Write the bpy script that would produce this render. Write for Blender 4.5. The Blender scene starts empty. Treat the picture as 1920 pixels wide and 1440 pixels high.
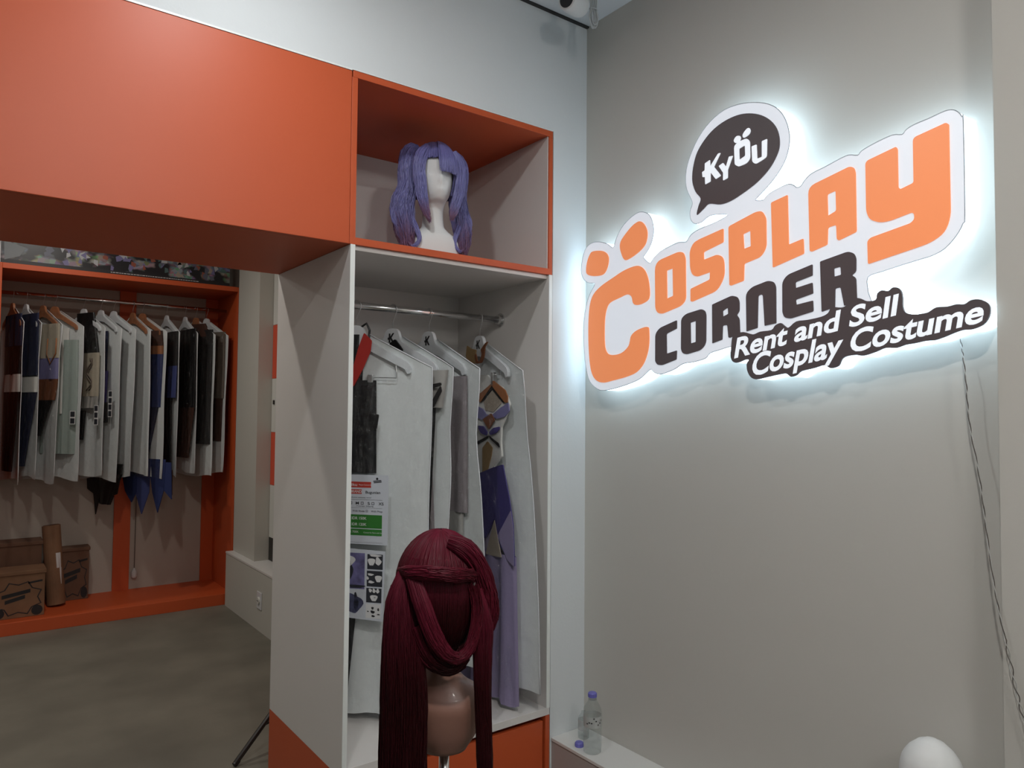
import bpy, bmesh, math, random
import numpy as np
from mathutils import Vector, Matrix
from mathutils.geometry import tessellate_polygon

random.seed(7)
RNG = np.random.default_rng(11)
scene = bpy.context.scene
COL = scene.collection

# ------------------------------------------------------------------ camera
cam_data = bpy.data.cameras.new('camera')
cam_data.sensor_fit = 'HORIZONTAL'
cam_data.sensor_width = 36.0
cam_data.lens = 36.0 * 1367.0 / 1920.0
cam_data.clip_start = 0.05
cam = bpy.data.objects.new('camera', cam_data)
COL.objects.link(cam)
cam.matrix_world = Matrix((
    (0.800195, -0.029925, -0.598993, 0.0),
    (-0.599681, -0.025983, -0.799817, 0.0),
    (0.008371, 0.999214, -0.038737, 1.42),
    (0, 0, 0, 1)))
scene.camera = cam

# ------------------------------------------------------------------ world and exposure
world = bpy.data.worlds.new('world')
scene.world = world
world.use_nodes = True
world.node_tree.nodes['Background'].inputs[0].default_value = (0.75, 0.85, 1.0, 1)
world.node_tree.nodes['Background'].inputs[1].default_value = 0.02
vs = scene.view_settings
vs.view_transform = 'Standard'
vs.look = 'None'
vs.gamma = 1.0
vs.use_curve_mapping = False
vs.exposure = 0.5

# ceiling lamps of the two rooms, two of them added fill globes: (x, y, power, colour, spot half angle or None)
LAMPS = [
    (0.50, 1.42, 5.0, (0.95, 0.98, 1.0)),
    (0.30, 0.10, 14.0, (1.0, 0.97, 0.93)),
    (0.65, -0.80, 12.0, (1.0, 0.97, 0.93)),
    (0.35, -1.50, 20.0, (1.0, 0.97, 0.93)),
    (0.30, 3.20, 8.5, (1.0, 0.95, 0.88)),
    (0.35, 4.75, 6.5, (1.0, 0.95, 0.88)),
    (-1.10, 5.40, 8.0, (1.0, 0.95, 0.88)),
]
LAMP_Z = 2.80
SIGN_RETURN_STRENGTH = 2.3
SIGN_FACE_STRENGTH = 0.31

# ------------------------------------------------------------------ materials
MATS = {}

def mat(name, col, rough=0.5, metal=0.0, spec=0.5, bump=None, vary=None, emit=None, alpha=1.0, coat=0.0, trans=0.0, sheen=0.0):
    """col: linear rgb. bump=(scale, strength). vary=(scale, amount)."""
    if name in MATS:
        return MATS[name]
    m = bpy.data.materials.new(name)
    m.use_nodes = True
    nt = m.node_tree
    b = nt.nodes['Principled BSDF']
    b.inputs['Base Color'].default_value = (*col, 1)
    b.inputs['Roughness'].default_value = rough
    b.inputs['Metallic'].default_value = metal
    b.inputs['Specular IOR Level'].default_value = spec
    b.inputs['Alpha'].default_value = alpha
    b.inputs['Coat Weight'].default_value = coat
    b.inputs['Transmission Weight'].default_value = trans
    if sheen:
        b.inputs['Sheen Weight'].default_value = sheen
    if emit:
        b.inputs['Emission Color'].default_value = (*emit[0], 1)
        b.inputs['Emission Strength'].default_value = emit[1]
    if bump or vary:
        tc = nt.nodes.new('ShaderNodeTexCoord')
    if bump:
        n = nt.nodes.new('ShaderNodeTexNoise')
        n.inputs['Scale'].default_value = bump[0]
        n.inputs['Detail'].default_value = 4
        bp = nt.nodes.new('ShaderNodeBump')
        bp.inputs['Strength'].default_value = bump[1]
        bp.inputs['Distance'].default_value = bump[2] if len(bump) > 2 else 0.003
        nt.links.new(tc.outputs['Object'], n.inputs['Vector'])
        nt.links.new(n.outputs['Fac'], bp.inputs['Height'])
        nt.links.new(bp.outputs['Normal'], b.inputs['Normal'])
    if vary:
        n2 = nt.nodes.new('ShaderNodeTexNoise')
        n2.inputs['Scale'].default_value = vary[0]
        n2.inputs['Detail'].default_value = 5
        mr = nt.nodes.new('ShaderNodeMapRange')
        mr.inputs['From Min'].default_value = 0.3
        mr.inputs['From Max'].default_value = 0.7
        mr.inputs['To Min'].default_value = 1 - vary[1]
        mr.inputs['To Max'].default_value = 1 + vary[1]
        mx = nt.nodes.new('ShaderNodeMix')
        mx.data_type = 'RGBA'
        mx.blend_type = 'MULTIPLY'
        mx.inputs['Factor'].default_value = 1.0
        mx.inputs[6].default_value = (*col, 1)
        nt.links.new(tc.outputs['Object'], n2.inputs['Vector'])
        nt.links.new(n2.outputs['Fac'], mr.inputs['Value'])
        nt.links.new(mr.outputs['Result'], mx.inputs[7])
        nt.links.new(mx.outputs[2], b.inputs['Base Color'])
    MATS[name] = m
    return m

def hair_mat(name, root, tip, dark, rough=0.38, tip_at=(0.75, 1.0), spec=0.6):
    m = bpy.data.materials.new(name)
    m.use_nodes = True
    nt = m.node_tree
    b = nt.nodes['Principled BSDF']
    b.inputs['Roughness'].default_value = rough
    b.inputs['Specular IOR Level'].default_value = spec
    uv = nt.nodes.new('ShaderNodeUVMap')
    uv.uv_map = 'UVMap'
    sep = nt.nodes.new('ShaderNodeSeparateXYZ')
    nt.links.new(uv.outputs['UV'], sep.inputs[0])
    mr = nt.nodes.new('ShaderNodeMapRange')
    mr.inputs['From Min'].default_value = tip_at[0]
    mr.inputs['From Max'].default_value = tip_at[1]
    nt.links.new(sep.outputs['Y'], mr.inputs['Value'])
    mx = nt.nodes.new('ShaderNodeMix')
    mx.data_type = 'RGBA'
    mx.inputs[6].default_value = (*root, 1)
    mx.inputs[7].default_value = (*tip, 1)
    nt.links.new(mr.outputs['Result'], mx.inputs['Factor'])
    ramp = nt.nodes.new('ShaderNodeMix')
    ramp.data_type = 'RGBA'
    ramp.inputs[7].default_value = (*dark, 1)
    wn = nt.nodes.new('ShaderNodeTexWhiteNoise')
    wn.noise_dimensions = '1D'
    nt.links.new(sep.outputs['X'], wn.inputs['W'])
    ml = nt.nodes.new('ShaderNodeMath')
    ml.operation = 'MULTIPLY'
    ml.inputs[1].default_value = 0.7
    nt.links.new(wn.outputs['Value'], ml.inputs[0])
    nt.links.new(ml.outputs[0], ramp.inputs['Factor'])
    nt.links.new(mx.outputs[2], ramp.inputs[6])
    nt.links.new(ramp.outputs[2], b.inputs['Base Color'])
    MATS[name] = m
    return m

ORANGE = (0.51, 0.082, 0.020)
mat('orange_laminate', ORANGE, rough=0.48, spec=0.5, bump=(240, 0.05, 0.001))
mat('orange_matte', ORANGE, rough=0.5, spec=0.4)
mat('white_laminate', (0.68, 0.655, 0.63), rough=0.42, spec=0.4)  # slightly warm: bounce from the orange panels is put into the colour
mat('white_edge', (0.80, 0.83, 0.81), rough=0.35)
mat('wall_white', (0.66, 0.69, 0.70), rough=0.8, bump=(90, 0.12))
mat('wall_beige', (0.55, 0.54, 0.50), rough=0.75, bump=(55, 0.12, 0.002))
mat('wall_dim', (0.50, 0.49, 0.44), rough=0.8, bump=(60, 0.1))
mat('ceiling_white', (0.74, 0.76, 0.78), rough=0.85)
mat('floor_stone', (0.160, 0.150, 0.120), rough=0.55, spec=0.35, vary=(2.3, 0.22), bump=(35, 0.08))
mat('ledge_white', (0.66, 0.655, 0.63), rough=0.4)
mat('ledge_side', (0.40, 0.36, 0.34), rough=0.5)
mat('acrylic_white', (0.78, 0.80, 0.83), rough=0.35, emit=((0.80, 0.88, 1.0), SIGN_FACE_STRENGTH))
mat('acrylic_return', (0.85, 0.88, 0.9), rough=0.5, emit=((0.63, 0.84, 1.0), SIGN_RETURN_STRENGTH))
mat('sign_orange', (0.80, 0.23, 0.085), rough=0.4, emit=((1.0, 0.36, 0.15), SIGN_FACE_STRENGTH))
mat('sign_dark', (0.066, 0.054, 0.055), rough=0.35, spec=0.5, emit=((0.06, 0.05, 0.055), 0.3))
mat('sign_text_white', (0.8, 0.83, 0.86), rough=0.4, emit=((0.85, 0.92, 1.0), SIGN_FACE_STRENGTH * 1.3))
mat('chrome', (0.72, 0.72, 0.72), rough=0.14, metal=1.0)
mat('steel_wire', (0.55, 0.55, 0.55), rough=0.3, metal=1.0)
mat('hanger_white', (0.62, 0.64, 0.66), rough=0.35)
mat('hanger_wood', (0.32, 0.13, 0.06), rough=0.45, vary=(30, 0.2))
mat('print_black', (0.012, 0.012, 0.014), rough=0.5)
mat('bag_fabric', (0.72, 0.745, 0.745), rough=0.9, bump=(14, 0.35, 0.012), spec=0.2)
mat('black_plastic', (0.012, 0.011, 0.010), rough=0.4)
mat('foam_white', (0.72, 0.73, 0.72), rough=0.7, bump=(300, 0.06))
mat('skin_tan', (0.21, 0.105, 0.078), rough=0.42, spec=0.5, coat=0.1)
mat('cardboard', (0.20, 0.105, 0.055), rough=0.8, vary=(9, 0.12))
mat('cardboard_dark', (0.13, 0.065, 0.038), rough=0.8, vary=(9, 0.12))
mat('card_paper', (0.52, 0.55, 0.60), rough=0.6)
mat('print_red', (0.42, 0.035, 0.022), rough=0.6)
mat('print_green', (0.022, 0.16, 0.018), rough=0.6)
mat('print_pale', (0.62, 0.62, 0.62), rough=0.6)
mat('cap_violet', (0.16, 0.15, 0.50), rough=0.35)
mat('lens_glow', (0.9, 0.9, 0.9), emit=((1.0, 0.97, 0.93), 6.0))
mat('cable_white', (0.55, 0.57, 0.57), rough=0.5)
mat('cord_dark', (0.10, 0.085, 0.075), rough=0.5)
mat('cord_clear', (0.45, 0.45, 0.43), rough=0.4)

def clear_film(name, tint, rough, bump):
    m = bpy.data.materials.new(name)
    m.use_nodes = True
    nt = m.node_tree
    nt.nodes.remove(nt.nodes['Principled BSDF'])
    out = nt.nodes['Material Output']
    tr = nt.nodes.new('ShaderNodeBsdfTransparent'); tr.inputs[0].default_value = (*tint, 1)
    gl = nt.nodes.new('ShaderNodeBsdfGlossy'); gl.inputs['Roughness'].default_value = rough
    lw = nt.nodes.new('ShaderNodeLayerWeight'); lw.inputs['Blend'].default_value = 0.5
    pw = nt.nodes.new('ShaderNodeMath'); pw.operation = 'POWER'; pw.inputs[1].default_value = 4.0
    fr = nt.nodes.new('ShaderNodeMath'); fr.operation = 'MULTIPLY_ADD'; fr.inputs[1].default_value = 0.35; fr.inputs[2].default_value = 0.05
    nt.links.new(lw.outputs['Facing'], pw.inputs[0]); nt.links.new(pw.outputs[0], fr.inputs[0])
    mx = nt.nodes.new('ShaderNodeMixShader')
    tc = nt.nodes.new('ShaderNodeTexCoord')
    n = nt.nodes.new('ShaderNodeTexNoise'); n.inputs['Scale'].default_value = bump[0]; n.inputs['Detail'].default_value = 3
    bp = nt.nodes.new('ShaderNodeBump'); bp.inputs['Strength'].default_value = bump[1]; bp.inputs['Distance'].default_value = bump[2]
    nt.links.new(tc.outputs['Object'], n.inputs['Vector']); nt.links.new(n.outputs['Fac'], bp.inputs['Height'])
    nt.links.new(bp.outputs['Normal'], gl.inputs['Normal'])
    nt.links.new(fr.outputs[0], mx.inputs[0]); nt.links.new(tr.outputs[0], mx.inputs[1]); nt.links.new(gl.outputs[0], mx.inputs[2])
    nt.links.new(mx.outputs[0], out.inputs['Surface'])
    MATS[name] = m
    return m
clear_film('bag_film', (.95, .96, .96), 0.13, (30, 1.0, 0.06))
clear_film('bottle_plastic', (.90, .92, .92), 0.08, (60, 0.3, 0.004))

# ------------------------------------------------------------------ helpers
def tag(o, label=None, cat=None, group=None, kind=None):
    if label: o['label'] = label
    if cat: o['category'] = cat
    if group: o['group'] = group
    if kind: o['kind'] = kind
    return o

def thing(name, label, cat, loc=(0, 0, 0), rz=0.0, group=None):
    o = bpy.data.objects.new(name, None)
    o.empty_display_size = 0.05
    COL.objects.link(o)
    o.location = loc
    o.rotation_euler = (0, 0, rz)
    return tag(o, label, cat, group)

class MB:
    def __init__(self):
        self.v = []
        self.f = []
        self.uv = {}
    def add(self, vs_, fs_):
        k = len(self.v)
        self.v += [tuple(p) for p in vs_]
        self.f += [tuple(i + k for i in f) for f in fs_]
        return self
    def box(self, x0, x1, y0, y1, z0, z1):
        return self.add([(x0, y0, z0), (x1, y0, z0), (x1, y1, z0), (x0, y1, z0),
                         (x0, y0, z1), (x1, y0, z1), (x1, y1, z1), (x0, y1, z1)],
                        [(0, 3, 2, 1), (4, 5, 6, 7), (0, 1, 5, 4), (1, 2, 6, 5), (2, 3, 7, 6), (3, 0, 4, 7)])
    def tube(self, pts, r, n=8, cap=True, closed=False):
        pts = [Vector(p) for p in pts]
        K = len(pts)
        rs = r if isinstance(r, (list, tuple)) else [r] * K
        up = Vector((0, 0, 1))
        vs_, fs_ = [], []
        ref = None
        for i, p in enumerate(pts):
            if closed:
                t = pts[(i + 1) % K] - pts[i - 1]
            else:
                t = pts[min(i + 1, K - 1)] - pts[max(i - 1, 0)]
            t.normalize()
            if ref is None:
                ref = up if abs(t.z) < 0.9 else Vector((1, 0, 0))
            a = t.cross(ref)
            if a.length < 1e-6:
                a = t.cross(Vector((0, 1, 0)))
            a.normalize()
            b = a.cross(t)
            b.normalize()
            ref = b
            for j in range(n):
                an = 2 * math.pi * j / n
                vs_.append(p + (a * math.cos(an) + b * math.sin(an)) * rs[i])
        for i in range(K if closed else K - 1):
            i2 = (i + 1) % K
            for j in range(n):
                fs_.append((i * n + j, i * n + (j + 1) % n, i2 * n + (j + 1) % n, i2 * n + j))
        if cap and not closed:
            fs_.append(tuple(range(n))[::-1])
            fs_.append(tuple((K - 1) * n + j for j in range(n)))
        return self.add(vs_, fs_)
    def rings(self, rings, n=24, cap=True):
        """rings: list of functions or (cx, cy, z, rx, ry)."""
        vs_, fs_ = [], []
        for (cx, cy, z, rx, ry) in rings:
            for j in range(n):
                a = 2 * math.pi * j / n
                vs_.append((cx + rx * math.cos(a), cy + ry * math.sin(a), z))
        for i in range(len(rings) - 1):
            for j in range(n):
                fs_.append((i * n + j, i * n + (j + 1) % n, (i + 1) * n + (j + 1) % n, (i + 1) * n + j))
        if cap:
            fs_.append(tuple(range(n))[::-1])
            fs_.append(tuple((len(rings) - 1) * n + j for j in range(n)))
        return self.add(vs_, fs_)
    def grid(self, fn, nu, nv):
        vs_ = [fn(i / nu, j / nv) for j in range(nv + 1) for i in range(nu + 1)]
        fs_ = [(j * (nu + 1) + i, j * (nu + 1) + i + 1, (j + 1) * (nu + 1) + i + 1, (j + 1) * (nu + 1) + i)
               for j in range(nv) for i in range(nu)]
        return self.add(vs_, fs_)
    def slab(self, loops, to3, d0, d1, front=True, sides=True, back=True):
        """loops: [outer, hole...] of 2D points; to3(a, b, d) -> 3D."""
        flat = [p for l in loops for p in l]
        tris = tessellate_polygon([[Vector((p[0], p[1], 0)) for p in l] for l in loops])
        n = len(flat)
        if front:
            self.add([to3(p[0], p[1], d0) for p in flat], [tuple(t) for t in tris])
        if back:
            self.add([to3(p[0], p[1], d1) for p in flat], [tuple(t)[::-1] for t in tris])
        if sides:
            for l in loops:
                m = len(l)
                self.add([to3(p[0], p[1], d0) for p in l] + [to3(p[0], p[1], d1) for p in l],
                         [(i, (i + 1) % m, m + (i + 1) % m, m + i) for i in range(m)])
        return self
    def build(self, name, material, parent=None, smooth=False, bevel=0.0, fix=True, weld=False):
        me = bpy.data.meshes.new(name)
        me.from_pydata(self.v, [], self.f)
        me.update()
        if fix or weld:
            bm = bmesh.new()
            bm.from_mesh(me)
            if weld:
                bmesh.ops.remove_doubles(bm, verts=bm.verts, dist=1e-5)
            bmesh.ops.recalc_face_normals(bm, faces=bm.faces)
            bm.to_mesh(me)
            bm.free()
        if smooth:
            me.shade_smooth()
        me.materials.append(MATS[material] if isinstance(material, str) else material)
        o = bpy.data.objects.new(name, me)
        COL.objects.link(o)
        o.parent = parent
        if bevel:
            md = o.modifiers.new('bevel', 'BEVEL')
            md.width = bevel
            md.segments = 2
            md.limit_method = 'ANGLE'
        return o

def struct(o):
    o['kind'] = 'structure'
    return o

def boxobj(name, material, parent, x0, x1, y0, y1, z0, z1, bevel=0.0):
    return MB().box(x0, x1, y0, y1, z0, z1).build(name, material, parent, bevel=bevel)

def fillet(pts):
    """polygon corners (a, b, r) -> rounded loop."""
    out = []
    n = len(pts)
    for i, p in enumerate(pts):
        if len(p) < 3 or p[2] <= 1e-5:
            out.append((p[0], p[1]))
            continue
        P = Vector(p[:2]); A = Vector(pts[i - 1][:2]); B = Vector(pts[(i + 1) % n][:2])
        la, lb = (A - P).length, (B - P).length
        d = min(p[2] * 1.3, la * 0.48, lb * 0.48)
        s = P + (A - P).normalized() * d
        e = P + (B - P).normalized() * d
        for k in range(5):
            t = k / 4
            q = s * (1 - t) ** 2 + P * 2 * t * (1 - t) + e * t * t
            out.append((q.x, q.y))
    return out

def smooth_loop(pts, sub=4):
    n = len(pts)
    out = []
    for i in range(n):
        p0, p1, p2, p3 = (Vector(pts[(i + k) % n][:2]) for k in (-1, 0, 1, 2))
        for k in range(sub):
            t = k / sub
            q = 0.5 * (2 * p1 + (p2 - p0) * t + (2 * p0 - 5 * p1 + 4 * p2 - p3) * t * t + (3 * p1 - p0 - 3 * p2 + p3) * t ** 3)
            out.append((q.x, q.y))
    return out

def spline(pts, K):
    """open Catmull-Rom through pts resampled to K points (numpy)."""
    P = np.array(pts, float)
    n = len(P)
    ext = np.vstack([2 * P[0] - P[1], P, 2 * P[-1] - P[-2]])
    t = np.linspace(0, n - 1 - 1e-9, K)
    i = np.floor(t).astype(int)
    u = (t - i)[:, None]
    p0, p1, p2, p3 = ext[i], ext[i + 1], ext[i + 2], ext[i + 3]
    return 0.5 * (2 * p1 + (p2 - p0) * u + (2 * p0 - 5 * p1 + 4 * p2 - p3) * u ** 2 + (3 * p1 - p0 - 3 * p2 + p3) * u ** 3)

def text_mesh(body, offset=0.0, shear=0.0):
    cu = bpy.data.curves.new('txt', 'FONT')
    cu.body = body
    cu.size = 1.0
    cu.offset = offset
    cu.shear = shear
    cu.resolution_u = 4
    ob = bpy.data.objects.new('txt', cu)
    COL.objects.link(ob)
    me = bpy.data.meshes.new_from_object(ob)
    bpy.data.objects.remove(ob)
    V = [tuple(v.co[:2]) for v in me.vertices]
    Fs = [tuple(p.vertices) for p in me.polygons]
    bpy.data.meshes.remove(me)
    bpy.data.curves.remove(cu)
    return V, Fs
CAP_H = max(p[1] for p in text_mesh('H')[0])

def text_quad(mb, body, quad, to3, d, offset=0.0):
    """map a text line (baseline..cap height) on a quad TL, TR, BR, BL in 2D."""
    V, Fs = text_mesh(body, offset)
    x0 = min(v[0] for v in V); x1 = max(v[0] for v in V)
    TL, TR, BR, BL = [Vector(q[:2]) for q in quad]
    vs_ = []
    for x, y in V:
        s = (x - x0) / (x1 - x0); t = y / CAP_H
        q = (BL * (1 - s) + BR * s) * (1 - t) + (TL * (1 - s) + TR * s) * t
        vs_.append(to3(q.x, q.y, d))
    return mb.add(vs_, Fs)

def text_line(mb, body, a, b, h, to3, d, offset=0.0, width=None, sx=1.0):
    """text starting at (a, b) baseline with cap height h, running along +a (or -a if sx < 0)."""
    V, Fs = text_mesh(body, offset)
    x0 = min(v[0] for v in V); x1 = max(v[0] for v in V)
    k = h / CAP_H
    kx = k if width is None else width / (x1 - x0)
    return mb.add([to3(a + sx * (x - x0) * kx, b + y * k, d) for x, y in V], Fs)

# ------------------------------------------------------------------ hair
def hair_build(name, material, parent, paths, rad, sides=3):
    """paths (N, K, 3), rad (K,) or (N, K): every strand a thin tapered tube."""
    N, K, _ = paths.shape
    rad = np.broadcast_to(rad, (N, K))
    T = np.gradient(paths, axis=1)
    T /= np.linalg.norm(T, axis=2, keepdims=True) + 1e-9
    ref = RNG.normal(size=(N, 1, 3))
    A = np.cross(T, ref)
    A /= np.linalg.norm(A, axis=2, keepdims=True) + 1e-9
    B = np.cross(A, T)
    ang = np.arange(sides) * 2 * np.pi / sides
    V = paths[:, :, None, :] + rad[:, :, None, None] * (A[:, :, None, :] * np.cos(ang)[None, None, :, None] + B[:, :, None, :] * np.sin(ang)[None, None, :, None])
    idx = np.arange(N * K * sides).reshape(N, K, sides)
    nx = np.roll(idx, -1, axis=2)
    Fq = np.stack([idx[:, :-1], nx[:, :-1], nx[:, 1:], idx[:, 1:]], axis=-1).reshape(-1, 4)
    me = bpy.data.meshes.new(name)
    me.vertices.add(N * K * sides)
    me.vertices.foreach_set('co', V.reshape(-1))
    nf = len(Fq)
    me.loops.add(nf * 4)
    me.polygons.add(nf)
    me.loops.foreach_set('vertex_index', Fq.reshape(-1).astype(np.int32))
    me.polygons.foreach_set('loop_start', np.arange(0, nf * 4, 4, dtype=np.int32))
    uvl = me.uv_layers.new(name='UVMap')
    sid = np.repeat(np.arange(N), K * sides)
    tt = np.tile(np.repeat(np.linspace(0, 1, K), sides), N)
    u = np.stack([(sid % 997) / 7.0, tt], axis=1)[Fq.reshape(-1)]
    uvl.data.foreach_set('uv', u.reshape(-1).astype(np.float32))
    me.update()
    me.validate()
    me.shade_smooth()
    me.materials.append(MATS[material])
    o = bpy.data.objects.new(name, me)
    COL.objects.link(o)
    o.parent = parent
    return o

def clump(guide, width, n, K=16, flat=1.0, jitter=0.004, wave=0.0, view=(0, -1, 0), fill=True):
    """strand paths around a guide curve. width: list along the guide (half width)."""
    g = spline(guide, K)
    w = np.interp(np.linspace(0, 1, K), np.linspace(0, 1, len(width)), width)
    T = np.gradient(g, axis=0)
    T /= np.linalg.norm(T, axis=1, keepdims=True)
    v = np.array(view, float)
    n1 = np.cross(T, v)
    n1 /= np.linalg.norm(n1, axis=1, keepdims=True) + 1e-9
    n2 = np.cross(n1, T)
    th = RNG.uniform(0, 2 * np.pi, n)
    rho = np.sqrt(RNG.uniform(0.25 if fill else 0.6, 1.0, n))
    a = rho * np.cos(th); b = rho * np.sin(th) * flat
    t = np.linspace(0, 1, K)
    P = g[None] + n1[None] * (w[None, :] * a[:, None])[..., None] + n2[None] * (w[None, :] * b[:, None])[..., None]
    ph = RNG.uniform(0, 6.28, (n, 1, 3)); fr = RNG.uniform(2, 5, (n, 1, 3))
    P += jitter * np.sin(fr * t[None, :, None] * 6.28 + ph) * t[None, :, None]
    if wave:
        P += n1[None] * (wave * np.sin(t * 12 + 0.5) * t)[None, :, None]
    # ragged ends
    cut = RNG.uniform(0.88, 1.0, n)
    tt = t[None, :] * cut[:, None]
    ii = np.clip(tt * (K - 1), 0, K - 1.001); i0 = ii.astype(int); fr_ = (ii - i0)[..., None]
    rows = np.arange(n)[:, None]
    return P[rows, i0] * (1 - fr_) + P[rows, i0 + 1] * fr_

def meridians(c, R, n, az0, az1, th0, th1, K=12, jitter=0.02):
    """strands over an ellipsoid from polar angle th0 to th1 (numbers or functions of azimuth)."""
    az = RNG.uniform(az0, az1, n)
    e = np.array([th1(a) if callable(th1) else th1 for a in az]) * RNG.uniform(0.92, 1.03, n)
    t = np.linspace(0, 1, K)
    th = th0 + (e[:, None] - th0) * t[None]
    rr = 1 + RNG.uniform(-jitter, jitter, n)[:, None]
    azz = az[:, None] + 0.12 * np.sin(t * 2.5)[None] * RNG.normal(size=(n, 1)) * 0.4
    return np.stack([c[0] + R[0] * rr * np.sin(th) * np.cos(azz),
                     c[1] + R[1] * rr * np.sin(th) * np.sin(azz),
                     c[2] + R[2] * rr * np.cos(th)], axis=-1)

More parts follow.
